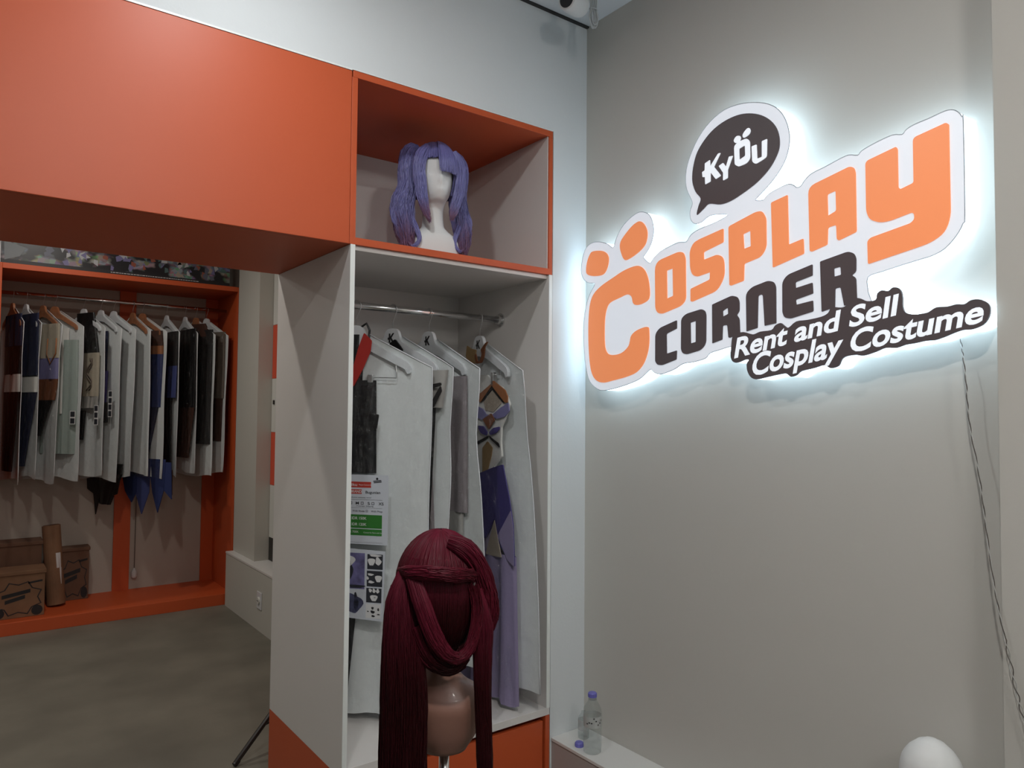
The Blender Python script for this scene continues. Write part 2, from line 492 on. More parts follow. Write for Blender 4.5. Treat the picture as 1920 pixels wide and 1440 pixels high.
def taper(K, r0, r1=None, tip=0.25):
    t = np.linspace(0, 1, K)
    return r0 * (1 - (1 - tip) * t ** 3)
SIGN = {
'bigC': [(0.3256,1.908),(0.3542,1.8969),(0.3732,1.871),(0.3834,1.8333),(0.3824,1.7935),(0.3544,1.7795),(0.3259,1.7778),(0.3111,1.7865),(0.3036,1.8088),(0.2833,1.818),(0.2506,1.8114),(0.206,1.8006),(0.1878,1.7825),(0.1777,1.7429),(0.1769,1.674),(0.1828,1.6392),(0.1983,1.6221),(0.2292,1.6183),(0.2622,1.6243),(0.2892,1.6422),(0.2971,1.6592),(0.3024,1.6763),(0.3209,1.6903),(0.352,1.6992),(0.3775,1.7),(0.3826,1.6851),(0.3826,1.6472),(0.3751,1.6136),(0.3574,1.5803),(0.3264,1.5549),(0.2788,1.5411),(0.2184,1.5312),(0.173,1.5252),(0.138,1.5336),(0.1141,1.559),(0.1018,1.605),(0.0953,1.6801),(0.096,1.755),(0.1036,1.8084),(0.1214,1.8395),(0.1597,1.8634),(0.2169,1.8839),(0.2722,1.9017)],
'dot1': [(0.1145,1.9923),(0.1561,1.988),(0.1823,1.9766),(0.1956,1.958),(0.1929,1.932),(0.1797,1.9096),(0.1595,1.9011),(0.118,1.9043),(0.0877,1.915),(0.0815,1.9327),(0.0874,1.9613),(0.0995,1.9824)],
'dot2': [(0.3383,2.0543),(0.3591,2.0423),(0.3729,2.0183),(0.374,1.995),(0.3659,1.9734),(0.3463,1.9576),(0.315,1.9435),(0.2829,1.935),(0.2693,1.9392),(0.2583,1.957),(0.25,1.9824),(0.2543,2.0036),(0.2772,2.0252),(0.3094,2.0465)],
'O': [(0.4073,1.9077,0.0227),(0.5035,1.9241,0.0073),(0.5242,1.9198,0.0109),(0.5324,1.9002,0.0073),(0.5336,1.7698,0.0144),(0.5149,1.7538,0.0109),(0.4369,1.7365,0.0075),(0.4174,1.7423,0.0075),(0.4089,1.7582,0.0075)],
'O_h': [(0.4571,1.8725,0.0015),(0.4809,1.8755,0.0015),(0.4828,1.7887,0.0015),(0.4586,1.7831,0.0015)],
'S': [(0.6733,1.9642,0.0035),(0.6731,1.9235,0.0034),(0.6013,1.9065,0.0035),(0.6021,1.8831,0.0028),(0.6511,1.891,0.0069),(0.6705,1.8808,0.0086),(0.6758,1.8628,0.0069),(0.6765,1.8214,0.0137),(0.6507,1.7836,0.0138),(0.5579,1.7615,0.0021),(0.5512,1.7641,0.0022),(0.5513,1.8018,0.0036),(0.6234,1.8203,0.0042),(0.6244,1.8423,0.0021),(0.5758,1.8353,0.0071),(0.5581,1.8439,0.0108),(0.55,1.8649,0.0072),(0.5483,1.9193,0.0144),(0.5627,1.9419,0.0144),(0.5848,1.9486,0.0071)],
'P': [(0.6905,1.9663,0.0051),(0.7827,1.9896,0.0083),(0.8034,1.9878,0.0099),(0.8159,1.9644,0.0065),(0.8161,1.8827,0.0098),(0.7989,1.8594,0.0098),(0.744,1.8485,0.0033),(0.7423,1.8002,0.0027),(0.6979,1.7918,0.0027),(0.6931,1.7951,0.0017)],
'P_h': [(0.7409,1.9343,0.0017),(0.7646,1.9398,0.0027),(0.7659,1.8949,0.0017),(0.7438,1.8914,0.0017)],
'L': [(0.8311,2.0047,0.0033),(0.8823,2.0145,0.0026),(0.8848,1.878,0.0025),(0.9279,1.8867,0.0031),(0.9293,1.846,0.0031),(0.8355,1.8233,0.0026)],
'A': [(0.9423,2.0215,0.0156),(1.0554,2.0459,0.0059),(1.0674,2.0397,0.0074),(1.0708,2.0255,0.0029),(1.0717,1.8766,0.0035),(1.0245,1.8633,0.003),(1.0199,1.8686,0.0024),(1.0187,1.9049,0.0045),(0.9966,1.9024,0.0045),(0.9947,1.8582,0.003),(0.9509,1.8475,0.0025),(0.9453,1.8501,0.0025)],
'A_h': [(0.9958,1.9886,0.0036),(1.018,1.9933,0.0036),(1.019,1.9409,0.0036),(0.9969,1.9327,0.0024)],
'Y': [(1.0956,2.0477,0.0073),(1.1707,2.0631,0.0042),(1.1739,2.0551,0.0023),(1.1744,1.9633,0.0017),(1.179,1.9579,0.0022),(1.2092,1.9659,0.0033),(1.209,2.0728,0.0069),(1.2814,2.0861,0.0027),(1.2879,2.08,0.0021),(1.2887,1.8702,0.0159),(1.2767,1.8353,0.016),(1.244,1.8168,0.0162),(1.0993,1.791,0.0029),(1.0984,1.8482,0.0058),(1.1066,1.8553,0.0043),(1.202,1.872,0.0041),(1.21,1.88,0.0033),(1.2094,1.8925,0.0041),(1.2036,1.8965,0.0028),(1.1549,1.8872,0.0085),(1.1298,1.8873,0.0114),(1.1042,1.9006,0.0144),(1.0963,1.9226,0.0073)],
'c': [(0.4978,1.7109,0.0029),(0.4977,1.6846,0.0022),(0.4562,1.6716,0.0037),(0.4572,1.6087,0.0022),(0.4977,1.6165,0.0022),(0.4963,1.5882,0.0029),(0.437,1.5728,0.0056),(0.4175,1.5756,0.0056),(0.4086,1.5873,0.0037),(0.409,1.6754,0.015),(0.4272,1.6926,0.0149)],
'o': [(0.5149,1.7139,0.0145),(0.5331,1.7266,0.0108),(0.5931,1.7355,0.0071),(0.6069,1.7277,0.0088),(0.6104,1.7151,0.0035),(0.6093,1.6294,0.0105),(0.5907,1.6114,0.0105),(0.5353,1.6016,0.0054),(0.5194,1.6068,0.0072),(0.5139,1.6198,0.0036)],
'o_h': [(0.5511,1.6978,0.0014),(0.5712,1.7013,0.0014),(0.571,1.6374,0.0014),(0.5524,1.6345,0.0014)],
'r': [(0.6317,1.7442,0.0021),(0.7018,1.7627,0.0068),(0.7217,1.7559,0.0084),(0.7275,1.7417,0.004),(0.7274,1.7149,0.004),(0.7183,1.7041,0.0027),(0.7273,1.6931,0.005),(0.7291,1.6494,0.0017),(0.6933,1.6404,0.0017),(0.6892,1.6424,0.0017),(0.6853,1.6785,0.0034),(0.6698,1.6782,0.0034),(0.668,1.6372,0.0021),(0.6322,1.6288,0.0014)],
'r_h': [(0.67,1.721,0.0017),(0.6875,1.7293,0.0034),(0.6887,1.7105,0.002),(0.6711,1.7048,0.0017)],
'n': [(0.7491,1.7625,0.0133),(0.7683,1.7783,0.0132),(0.8207,1.7892,0.0065),(0.8388,1.7834,0.008),(0.8452,1.7697,0.0048),(0.8453,1.6687,0.0019),(0.809,1.665,0.0013),(0.8039,1.7533,0.0049),(0.7894,1.7525,0.0049),(0.7866,1.6611,0.0016),(0.7505,1.6543,0.0013)],
'e': [(0.8643,1.78,0.0085),(0.8798,1.7968,0.0084),(0.9531,1.814,0.0025),(0.9529,1.7841,0.002),(0.9036,1.7733,0.0033),(0.9044,1.7577,0.0017),(0.9527,1.7656,0.002),(0.9543,1.7368,0.002),(0.9046,1.7263,0.0021),(0.9059,1.7128,0.0017),(0.9537,1.7184,0.0016),(0.9547,1.6897,0.0033),(0.8882,1.6771,0.005),(0.8697,1.6818,0.0063),(0.8642,1.6972,0.0042)],
'r2': [(0.974,1.8176,0.0024),(1.0492,1.8311,0.0059),(1.0652,1.8236,0.0078),(1.0702,1.8099,0.0039),(1.0695,1.7768,0.0047),(1.0587,1.7694,0.0023),(1.0693,1.7612,0.0047),(1.0711,1.7034,0.0019),(1.0378,1.6947,0.002),(1.0288,1.7432,0.0032),(1.0148,1.7419,0.0032),(1.0135,1.6942,0.002),(0.9772,1.6861,0.0016)],
'r2_h': [(1.0119,1.7935,0.002),(1.0293,1.7956,0.0032),(1.0304,1.7748,0.002),(1.0126,1.7726,0.0016)],
'plate': [(0.7047,1.6419),(0.7206,1.6505),(0.7415,1.6532),(0.7646,1.646),(0.7772,1.6441),(0.7972,1.6499),(0.8315,1.6513),(0.8436,1.6631),(0.8602,1.6679),(0.8719,1.6593),(0.8835,1.6532),(0.9065,1.6678),(0.9379,1.6689),(0.9771,1.6732),(0.9963,1.6813),(1.0048,1.6952),(1.0234,1.6924),(1.0398,1.6925),(1.064,1.7093),(1.0798,1.7086),(1.0972,1.6996),(1.1183,1.7009),(1.1222,1.7156),(1.1336,1.7218),(1.1484,1.718),(1.1594,1.7251),(1.1721,1.7224),(1.1792,1.7122),(1.1815,1.6971),(1.1823,1.6748),(1.1893,1.6612),(1.2085,1.6555),(1.2258,1.6556),(1.2394,1.6577),(1.2563,1.6667),(1.2793,1.6659),(1.2987,1.669),(1.3145,1.6672),(1.3271,1.6743),(1.3425,1.6749),(1.3576,1.6673),(1.3649,1.6547),(1.3625,1.6347),(1.3508,1.6188),(1.3293,1.6105),(1.3105,1.6104),(1.2914,1.6051),(1.2719,1.5978),(1.252,1.5923),(1.2318,1.592),(1.2077,1.5883),(1.1866,1.5861),(1.165,1.5802),(1.1394,1.5819),(1.1169,1.5739),(1.0862,1.5662),(1.0666,1.5692),(1.0426,1.5667),(1.0304,1.5595),(1.022,1.5442),(1.0013,1.5392),(0.9845,1.5479),(0.9544,1.5412),(0.919,1.5345),(0.9054,1.5247),(0.8894,1.5211),(0.8756,1.5299),(0.8498,1.5279),(0.8113,1.5216),(0.7816,1.5174),(0.764,1.5254),(0.7539,1.5433),(0.7524,1.5632),(0.7591,1.5725),(0.7463,1.5745),(0.7203,1.567),(0.7045,1.5722),(0.6981,1.5883),(0.7004,1.6152)],
'base': [(0.0536,1.937),(0.0626,1.9822),(0.0809,2.0129),(0.1113,2.0242),(0.1471,2.021),(0.1879,2.0062),(0.2137,1.9886),(0.2249,2.0043),(0.2321,2.0198),(0.2553,2.0494),(0.2933,2.0735),(0.3304,2.0852),(0.3564,2.0815),(0.382,2.0664),(0.3972,2.0364),(0.3997,2.0016),(0.3872,1.9657),(0.3669,1.9425),(0.3567,1.9307),(0.3838,1.9083),(0.3973,1.9202),(0.427,1.9379),(0.4658,1.9479),(0.5035,1.954),(0.5334,1.9504),(0.5515,1.9687),(0.5849,1.9802),(0.6451,1.9892),(0.6865,2.0014),(0.6535,2.0102),(0.6197,2.0121),(0.5937,1.9998),(0.5672,1.9999),(0.5516,2.0157),(0.5485,2.0417),(0.5575,2.0633),(0.5517,2.0809),(0.5359,2.1137),(0.5313,2.1514),(0.5382,2.1899),(0.5587,2.2316),(0.5855,2.2671),(0.6247,2.2979),(0.6753,2.3168),(0.7281,2.3164),(0.7787,2.3043),(0.8237,2.2841),(0.8563,2.2567),(0.8774,2.2207),(0.8877,2.1789),(0.8857,2.1442),(0.8731,2.1092),(0.8479,2.0771),(0.8186,2.0518),(0.7886,2.0309),(0.781,2.0237),(0.8054,2.0188),(0.8185,2.0289),(0.8404,2.0367),(0.8727,2.0434),(0.8902,2.0422),(0.904,2.0325),(0.9086,2.0282),(0.9205,2.03),(0.9308,2.0416),(0.9509,2.0552),(0.9869,2.0627),(1.028,2.0728),(1.0527,2.0764),(1.0752,2.0692),(1.0856,2.0775),(1.1149,2.0865),(1.1601,2.0946),(1.1833,2.089),(1.1928,2.0974),(1.2115,2.1041),(1.2453,2.1085),(1.2781,2.1142),(1.2952,2.1117),(1.3072,2.1019),(1.3142,2.089),(1.3168,2.0749),(1.317,1.872),(1.3132,1.8492),(1.2984,1.8232),(1.2738,1.7985),(1.2462,1.7872),(1.2274,1.784),(1.1782,1.7761),(1.1341,1.7679),(1.0983,1.759),(1.0986,1.7224),(1.0982,1.6841),(0.9811,1.6486),(0.8457,1.6267),(0.7205,1.6138),(0.6932,1.615),(0.6605,1.6087),(0.6229,1.6006),(0.6058,1.5859),(0.5621,1.5776),(0.5216,1.5743),(0.4893,1.5595),(0.4562,1.5498),(0.4273,1.5454),(0.4027,1.5519),(0.3878,1.5619),(0.3676,1.5495),(0.3369,1.5315),(0.2896,1.5174),(0.2297,1.505),(0.1731,1.4982),(0.1381,1.505),(0.1022,1.5305),(0.0838,1.5726),(0.0711,1.64),(0.0675,1.7242),(0.0763,1.7863),(0.0943,1.8345),(0.1242,1.8723),(0.1182,1.8789),(0.0879,1.8856),(0.0631,1.9059)],
'bubble': [(0.5585,2.1481),(0.5631,2.1795),(0.5765,2.2156),(0.603,2.2457),(0.6374,2.2691),(0.6793,2.2823),(0.7239,2.2852),(0.7632,2.2775),(0.8012,2.26),(0.8307,2.2356),(0.8505,2.2064),(0.8586,2.1747),(0.8563,2.1462),(0.8409,2.118),(0.8188,2.0944),(0.7851,2.0717),(0.7426,2.0535),(0.6988,2.0399),(0.6619,2.0379),(0.6219,2.0487),(0.6025,2.0389),(0.5784,2.0252),(0.5762,2.0321),(0.5828,2.0522),(0.5903,2.0719),(0.5719,2.096),(0.5607,2.124)],
'kK': [(0.608,2.1746,0.0014),(0.6265,2.1802,0.0018),(0.6278,2.1604,0.0011),(0.6562,2.1913,0.0021),(0.6654,2.1905,0.0021),(0.6413,2.155,0.0014),(0.6664,2.1222,0.0028),(0.6476,2.1165,0.0021),(0.6286,2.1425,0.0014),(0.6285,2.1142,0.0014),(0.6091,2.1102,0.0014),(0.6079,2.1336,0.0011),(0.5992,2.1348,0.0018),(0.5975,2.1506,0.0018),(0.6071,2.1535,0.0011)],
'kY': [(0.6582,2.153,0.0021),(0.674,2.1585,0.0021),(0.6838,2.1437,0.001),(0.6945,2.1712,0.0014),(0.7082,2.1698,0.0014),(0.6903,2.1333,0.0017),(0.6902,2.1091,0.0017),(0.6738,2.1057,0.0017),(0.6739,2.1289,0.0017)],
'kO': [(0.7124,2.1978,0.0069),(0.7276,2.2053,0.0068),(0.7551,2.2073,0.0051),(0.7655,2.1958,0.004),(0.7664,2.1451,0.0067),(0.7547,2.1348,0.0067),(0.7273,2.1327,0.0041),(0.7145,2.1423,0.0034)],
'kO_h': [(0.7295,2.1843,0.0027),(0.7491,2.1888,0.0027),(0.7502,2.158,0.0027),(0.7305,2.1516,0.0027)],
'kU': [(0.7712,2.179,0.0017),(0.7875,2.1799,0.0017),(0.7892,2.1388,0.002),(0.8043,2.1396,0.002),(0.8045,2.1842,0.0017),(0.8212,2.1859,0.0016),(0.8198,2.1353,0.0049),(0.8042,2.1297,0.0033),(0.7835,2.1247,0.005),(0.7732,2.1348,0.004)],
'kd1': [(0.7197,2.2231),(0.7316,2.2212),(0.7355,2.2132),(0.7296,2.2047),(0.7176,2.2048),(0.7116,2.2135)],
'kd2': [(0.7552,2.2344),(0.7637,2.2341),(0.7679,2.2254),(0.7636,2.2166),(0.7512,2.2119),(0.7434,2.2132),(0.7426,2.223)],
}

# ================================================================== THE SETTING
YW, XS, ZC = 2.0, 1.838, 2.875
struct(boxobj('floor', 'floor_stone', None, -3.2, 2.1, -3.2, 6.4, -0.06, 0.0))
struct(boxobj('ceiling', 'ceiling_white', None, -3.2, 2.1, -3.2, 6.4, ZC, ZC + 0.08))
struct(boxobj('wall_right', 'wall_beige', None, XS, XS + 0.12, -3.2, YW + 0.62, 0, ZC))
struct(boxobj('wall_back', 'wall_white', None, -3.2, XS, YW, YW + 0.62, 2.440, ZC))
struct(boxobj('wall_back_right', 'wall_white', None, 1.677, XS, YW, YW + 0.62, 0, 2.440))
struct(boxobj('wall_back_left', 'wall_white', None, -3.2, -1.46, YW, YW + 0.62, 0, 2.440))
struct(boxobj('wall_left', 'wall_white', None, -3.3, -3.2, -3.2, 6.4, 0, ZC))
struct(boxobj('wall_front', 'wall_white', None, -3.2, 2.1, -3.3, -3.2, 0, ZC))
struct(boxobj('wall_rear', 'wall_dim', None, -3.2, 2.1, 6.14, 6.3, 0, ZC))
# pilaster at the near end of the sign wall
struct(boxobj('trim_1', 'wall_beige', None, 1.778, XS, -1.2, 0.628, 0, ZC))
# low ledge running along the sign wall
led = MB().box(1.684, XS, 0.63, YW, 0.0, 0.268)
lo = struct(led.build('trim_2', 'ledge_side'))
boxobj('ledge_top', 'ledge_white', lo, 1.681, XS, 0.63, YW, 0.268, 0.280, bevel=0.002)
# shadow gap line where the ceiling meets the back wall
struct(boxobj('trim_3', 'black_plastic', None, -3.2, XS, YW - 0.012, YW + 0.01, ZC - 0.006, ZC))
# back room: dwarf wall, sill, pier and window on its right side
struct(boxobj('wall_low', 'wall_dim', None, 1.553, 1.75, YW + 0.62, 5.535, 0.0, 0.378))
struct(boxobj('trim_4', 'ledge_white', None, 1.550, 1.75, YW + 0.62, 5.535, 0.378, 0.390))
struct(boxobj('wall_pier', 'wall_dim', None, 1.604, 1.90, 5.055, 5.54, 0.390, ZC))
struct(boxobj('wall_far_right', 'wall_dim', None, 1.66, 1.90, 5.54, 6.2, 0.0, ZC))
win = MB().box(1.722, 1.735, YW + 0.62, 5.055, 0.39, ZC).build('window_1', 'card_paper')
struct(win)
mat('stripe_red', (0.62, 0.075, 0.03), rough=0.5)
mat('stripe_white', (0.60, 0.60, 0.56), rough=0.6)
for k, (z0, z1, m_) in enumerate([(2.011, 2.87, 'stripe_white'), (1.639, 2.011, 'stripe_red'), (1.27, 1.639, 'stripe_white'), (0.907, 1.27, 'stripe_red'), (0.549, 0.907, 'stripe_white'), (0.392, 0.549, 'black_plastic')]):
    boxobj('window_band', m_, win, 1.700, 1.722, YW + 0.64, 5.05, z0 + 0.001, z1 - 0.001)
boxobj('window_knob', 'black_plastic', win, 1.69, 1.70, 4.985, 5.005, 1.46, 1.49, bevel=0.004)

# outlet on the dwarf wall
ot = thing('wall_outlet', 'small white power outlet on the low grey wall in the back room', 'outlet', (1.553, 4.762, 0.196))
boxobj('cover_plate', 'hanger_white', ot, -0.006, 0.0, -0.045, 0.045, -0.055, 0.055, bevel=0.003)
MB().rings([(0, 0, 0, .024, .024), (0, 0, .008, .022, .022)], 16).build('socket', 'stripe_white', ot)
ot.children[-1].rotation_euler = (0, -math.pi / 2, 0); ot.children[-1].location = (-0.006, 0, 0)
for s_ in (-1, 1):
    boxobj('pin_hole', 'print_black', ot, -0.0155, -0.0140, s_ * 0.009 - 0.003, s_ * 0.009 + 0.003, -0.003, 0.003)

# downlights, and the added fill globes
for i, (lx, ly, pw, lc) in enumerate(LAMPS):
    room = 'front room' if ly < 2 else 'back room'
    names = ['above the orange header', 'above the middle of the front room', 'just behind the viewer in the front room', 'farther behind the viewer in the front room',
             'just behind the orange header', 'above the costume rack', 'at the left of the back room']
    d = thing('downlight', 'round white ceiling downlight ' + names[i], 'ceiling light', (lx, ly, ZC), group='ceiling downlights')
    if i in (2, 3):  # unseen fill globes, added to brighten the ceiling and upper walls
        d['label'] = 'round white added fill globe on the ceiling ' + names[i]
        d.name = 'fill_globe'
        MB().rings([(0, 0, -0.03, .05, .05), (0, 0, 0.0, .05, .05)], 24).build('fill_base', 'hanger_white', d)
        gl = [(0, 0, -.12 - .09 * math.cos(math.pi * k / 12), .09 * max(.02, math.sin(math.pi * k / 12)), .09 * max(.02, math.sin(math.pi * k / 12))) for k in range(13)]
        gm = mat('fill_glow_%d' % i, (.9, .9, .9), emit=(lc, pw / (math.pi * 4 * math.pi * .09 ** 2)))
        MB().rings(gl, 24).build('globe', gm, d, smooth=True)
        continue
    MB().rings([(0, 0, -0.016, .062, .062), (0, 0, -0.016, .05, .05), (0, 0, 0.0, .05, .05), (0, 0, 0.0, .066, .066), (0, 0, -0.014, .064, .064)], 24, cap=False).build('trim_ring', 'hanger_white', d, smooth=False)
    MB().rings([(0, 0, -0.010, .05, .05), (0, 0, -0.004, .05, .05)], 24).build('lens', 'lens_glow', d)
    ld = bpy.data.lights.new('downlight_bulb', 'AREA')
    ld.shape = 'DISK'
    ld.size = 0.09
    ld.energy = pw
    ld.color = lc
    lob = bpy.data.objects.new('downlight_bulb', ld)
    COL.objects.link(lob)
    lob.parent = d
    lob.location = (0, 0, LAMP_Z - ZC)

# ================================================================== HEADER
hd = thing('portal_header', 'long glossy orange header box bridging the doorway to the back room', 'header', (0.893, YW, 1.914))
boxobj('front_panel', 'orange_laminate', hd, -2.35, 0.0, 0.0, 0.018, 0.0, 0.520, bevel=0.0015)
boxobj('soffit', 'orange_laminate', hd, -2.35, 0.003, 0.018, 0.62, 0.0, 0.018)
boxobj('back_board', 'orange_laminate', hd, -2.35, 0.0, 0.60, 0.62, 0.018, 0.520)
boxobj('top_edging', 'white_edge', hd, -2.35, 0.0, -0.002, 0.012, 0.5205, 0.5255)

# ================================================================== CABINET
X0, X1, D = 0.897, 1.674, 0.62
cab = thing('display_cabinet', 'tall white display cabinet with orange top box and orange drawer base', 'cabinet', (X0, YW, 0))
W = X1 - X0
boxobj('side_panel', 'white_laminate', cab, 0.0, 0.0145, 0.001, D, 0.360, 1.9135, bevel=0.001)
boxobj('front_edging', 'white_edge', cab, 0.0, 0.0145, -0.0015, 0.001, 0.385, 1.9135)
boxobj('side_panel', 'white_laminate', cab, W - 0.0145, W, 0.001, D, 0.360, 1.9135, bevel=0.001)
boxobj('front_edging', 'white_edge', cab, W - 0.0145, W, -0.0015, 0.001, 0.385, 1.9135)
boxobj('back_panel', 'white_laminate', cab, 0.0145, W - 0.0145, D - 0.02, D, 0.385, 1.900)
boxobj('ceiling_panel', 'white_laminate', cab, 0.0145, W - 0.0145, 0.012, D, 1.900, 1.9135)
boxobj('base_board', 'white_laminate', cab, 0.0005, W, 0.0, D, 0.3605, 0.385, bevel=0.001)
# orange top box
bx = boxobj('box_floor', 'orange_laminate', cab, 0.014, W, 0.0, D, 1.914, 1.9355, bevel=0.001)
boxobj('box_top', 'orange_laminate', cab, 0.0, W, 0.0, D, 2.4165, 2.437, bevel=0.001)
boxobj('top_edging', 'white_edge', cab, -0.003, W, -0.002, 0.012, 2.4345 + .0025, 2.4395)
boxobj('box_side', 'orange_laminate', cab, -0.003, 0.0155, 0.0, D, 1.914, 2.4165, bevel=0.001)
boxobj('box_side', 'orange_laminate', cab, W - 0.0165, W, 0.0, D, 1.9355, 2.4165, bevel=0.001)
boxobj('box_lining', 'white_laminate', cab, W - 0.0205, W - 0.0165, 0.006, D - 0.02, 1.9355, 2.4165)
boxobj('box_back', 'white_laminate', cab, 0.0155, W - 0.0165, D - 0.02, D, 1.9355, 2.4165)
# orange base with drawer
boxobj('plinth_side', 'orange_laminate', cab, 0.0, 0.018, 0.0, D, 0.0, 0.360)
boxobj('plinth_side', 'orange_laminate', cab, W - 0.018, W, 0.0, D, 0.0, 0.360)
boxobj('plinth_back', 'orange_laminate', cab, 0.018, W - 0.018, 0.06, D, 0.0, 0.360)
dr = boxobj('drawer', 'orange_laminate', cab, 0.022, W - 0.024, 0.006, 0.026, 0.03, 0.342, bevel=0.002)
# chrome rail
ROD = (2.29, 1.778)
rail = MB().tube([(0.0145, ROD[0] - YW, ROD[1]), (W - 0.0145, ROD[0] - YW, ROD[1])], 0.0125, 20).build('clothes_rail', 'chrome', cab, smooth=True)
for xx, s_ in ((0.0145, 1), (W - 0.0145, -1)):
    MB().tube([(xx, .29, ROD[1]), (xx + s_ * .006, .29, ROD[1]), (xx + s_ * .006, .29, ROD[1]), (xx + s_ * .022, .29, ROD[1])], [.026, .026, .018, .018], 20).build('rail_flange', 'chrome', rail, smooth=False)

# ================================================================== SIGN
def sg(s, z, d):
    return (XS - d, YW - s, z)
sign = thing('shop_sign', 'illuminated orange and dark wall sign reading COSPLAY CORNER with speech bubble', 'sign', (0, 0, 0))
sign.location = (XS, 1.33, 1.50)
SO = Vector(sign.location)
def sgl(s, z, d):
    return tuple(Vector(sg(s, z, d)) - SO)
base = smooth_loop(SIGN['base'], 3)
plate = smooth_loop(SIGN['plate'], 3)
MB().slab([base], sgl, 0.072, 0.066, sides=False).build('face_panel', 'acrylic_white', sign)
MB().slab([base], sgl, 0.0715, 0.003, front=False).build('light_return', 'acrylic_return', sign)
def edge_tube(loop, d, r, name, m_):
    return MB().tube([sgl(a, b, d) for a, b in loop], r, 5, closed=True).build(name, m_, sign)
mat('acrylic_rim', (0.45, 0.5, 0.54), rough=0.4)
edge_tube(base, 0.0718, 0.0011, 'face_rim', 'acrylic_rim')
MB().slab([plate], sgl, 0.0765, 0.070).build('text_plate', 'sign_dark', sign)
MB().slab([plate], sgl, 0.0700, 0.003, front=False).build('light_return', 'acrylic_return', sign)
def letter(keys, name, m_, d0, d1, lab=None, blob=False):
    loops = [(smooth_loop(SIGN[k], 4) if blob else fillet(SIGN[k])) for k in keys]
    o = MB().slab(loops, sgl, d1, d0, back=False).build(name, m_, sign)
    if lab: o['label'] = lab
    return o
letter(['bigC'], 'letter', 'sign_orange', .072, .0745, 'large orange letter C', True)
letter(['dot1'], 'letter_dot', 'sign_orange', .072, .0745, None, True)
letter(['dot2'], 'letter_dot', 'sign_orange', .072, .0745, None, True)
for ks, lab in ((['O', 'O_h'], 'O'), (['S'], 'S'), (['P', 'P_h'], 'P'), (['L'], 'L'), (['A', 'A_h'], 'A'), (['Y'], 'Y')):
    letter(ks, 'letter', 'sign_orange', .072, .0745, 'orange letter ' + lab)
for ks, lab in ((['c'], 'C'), (['o', 'o_h'], 'O'), (['r', 'r_h'], 'first R'), (['n'], 'N'), (['e'], 'E'), (['r2', 'r2_h'], 'last R')):
    letter(ks, 'letter', 'sign_dark', .072, .0745, 'dark letter ' + lab)
bub = letter(['bubble'], 'speech_bubble', 'sign_dark', .072, .0745, 'dark oval speech bubble with a tail', True)
for ks, lab in ((['kK'], 'K'), (['kY'], 'Y'), (['kO', 'kO_h'], 'O'), (['kU'], 'U')):
    o = letter(ks, 'letter', 'sign_text_white', .0745, .0765, 'white letter ' + lab); o.parent = bub
for ks in (['kd1'], ['kd2']):
    o = letter(ks, 'letter_dot', 'sign_text_white', .0745, .0765, None, True); o.parent = bub
for body, q in (('Rent and Sell', [(0.7216, 1.6361), (1.1737, 1.7069), (1.1667, 1.6594), (0.7109, 1.5813)]),
                ('Cosplay Costume', [(0.7779, 1.5873), (1.3583, 1.674), (1.3503, 1.6257), (0.7655, 1.5275)])):
    mb = MB()
    text_quad(mb, body, q, sgl, 0.0768, offset=0.027)
    o = mb.build('lettering', 'sign_text_white', sign, fix=False)
    o['label'] = 'white slanted lettering ' + body

# cord running from the sign down the wall and over the pilaster
cd = thing('power_cord', 'thin twisted cord hanging from the sign down the wall', 'cord', (1.80, 0.60, 0.0))
path = spline([(1.832, .722, 1.60), (1.815, .712, 1.572), (1.806, .706, 1.545), (1.80, .699, 1.492), (1.80, .697, 1.444), (1.80, .691, 1.384), (1.798, .677, 1.302), (1.796, .668, 1.233), (1.79, .659, 1.164), (1.775, .642, 1.066), (1.768, .630, 1.005), (1.766, .615, .931), (1.764, .601, .858), (1.764, .588, .802), (1.764, .572, .74), (1.764, .54, .60), (1.764, .50, .40), (1.764, .47, .15), (1.764, .46, .01)], 220)
for q, m_ in ((0, 'cord_dark'), (math.pi, 'cord_clear')):
    pp = []
    for i, p in enumerate(path):
        a = i * 0.62 + q
        rr = 0.0011 * (1.0 + 1.6 * (i > 130))
        pp.append((p[0] - 1.80 + rr * math.cos(a), p[1] - .60 + rr * math.sin(a), p[2]))
    MB().tube(pp, 0.0011, 5).build('wire', m_, cd, smooth=True)

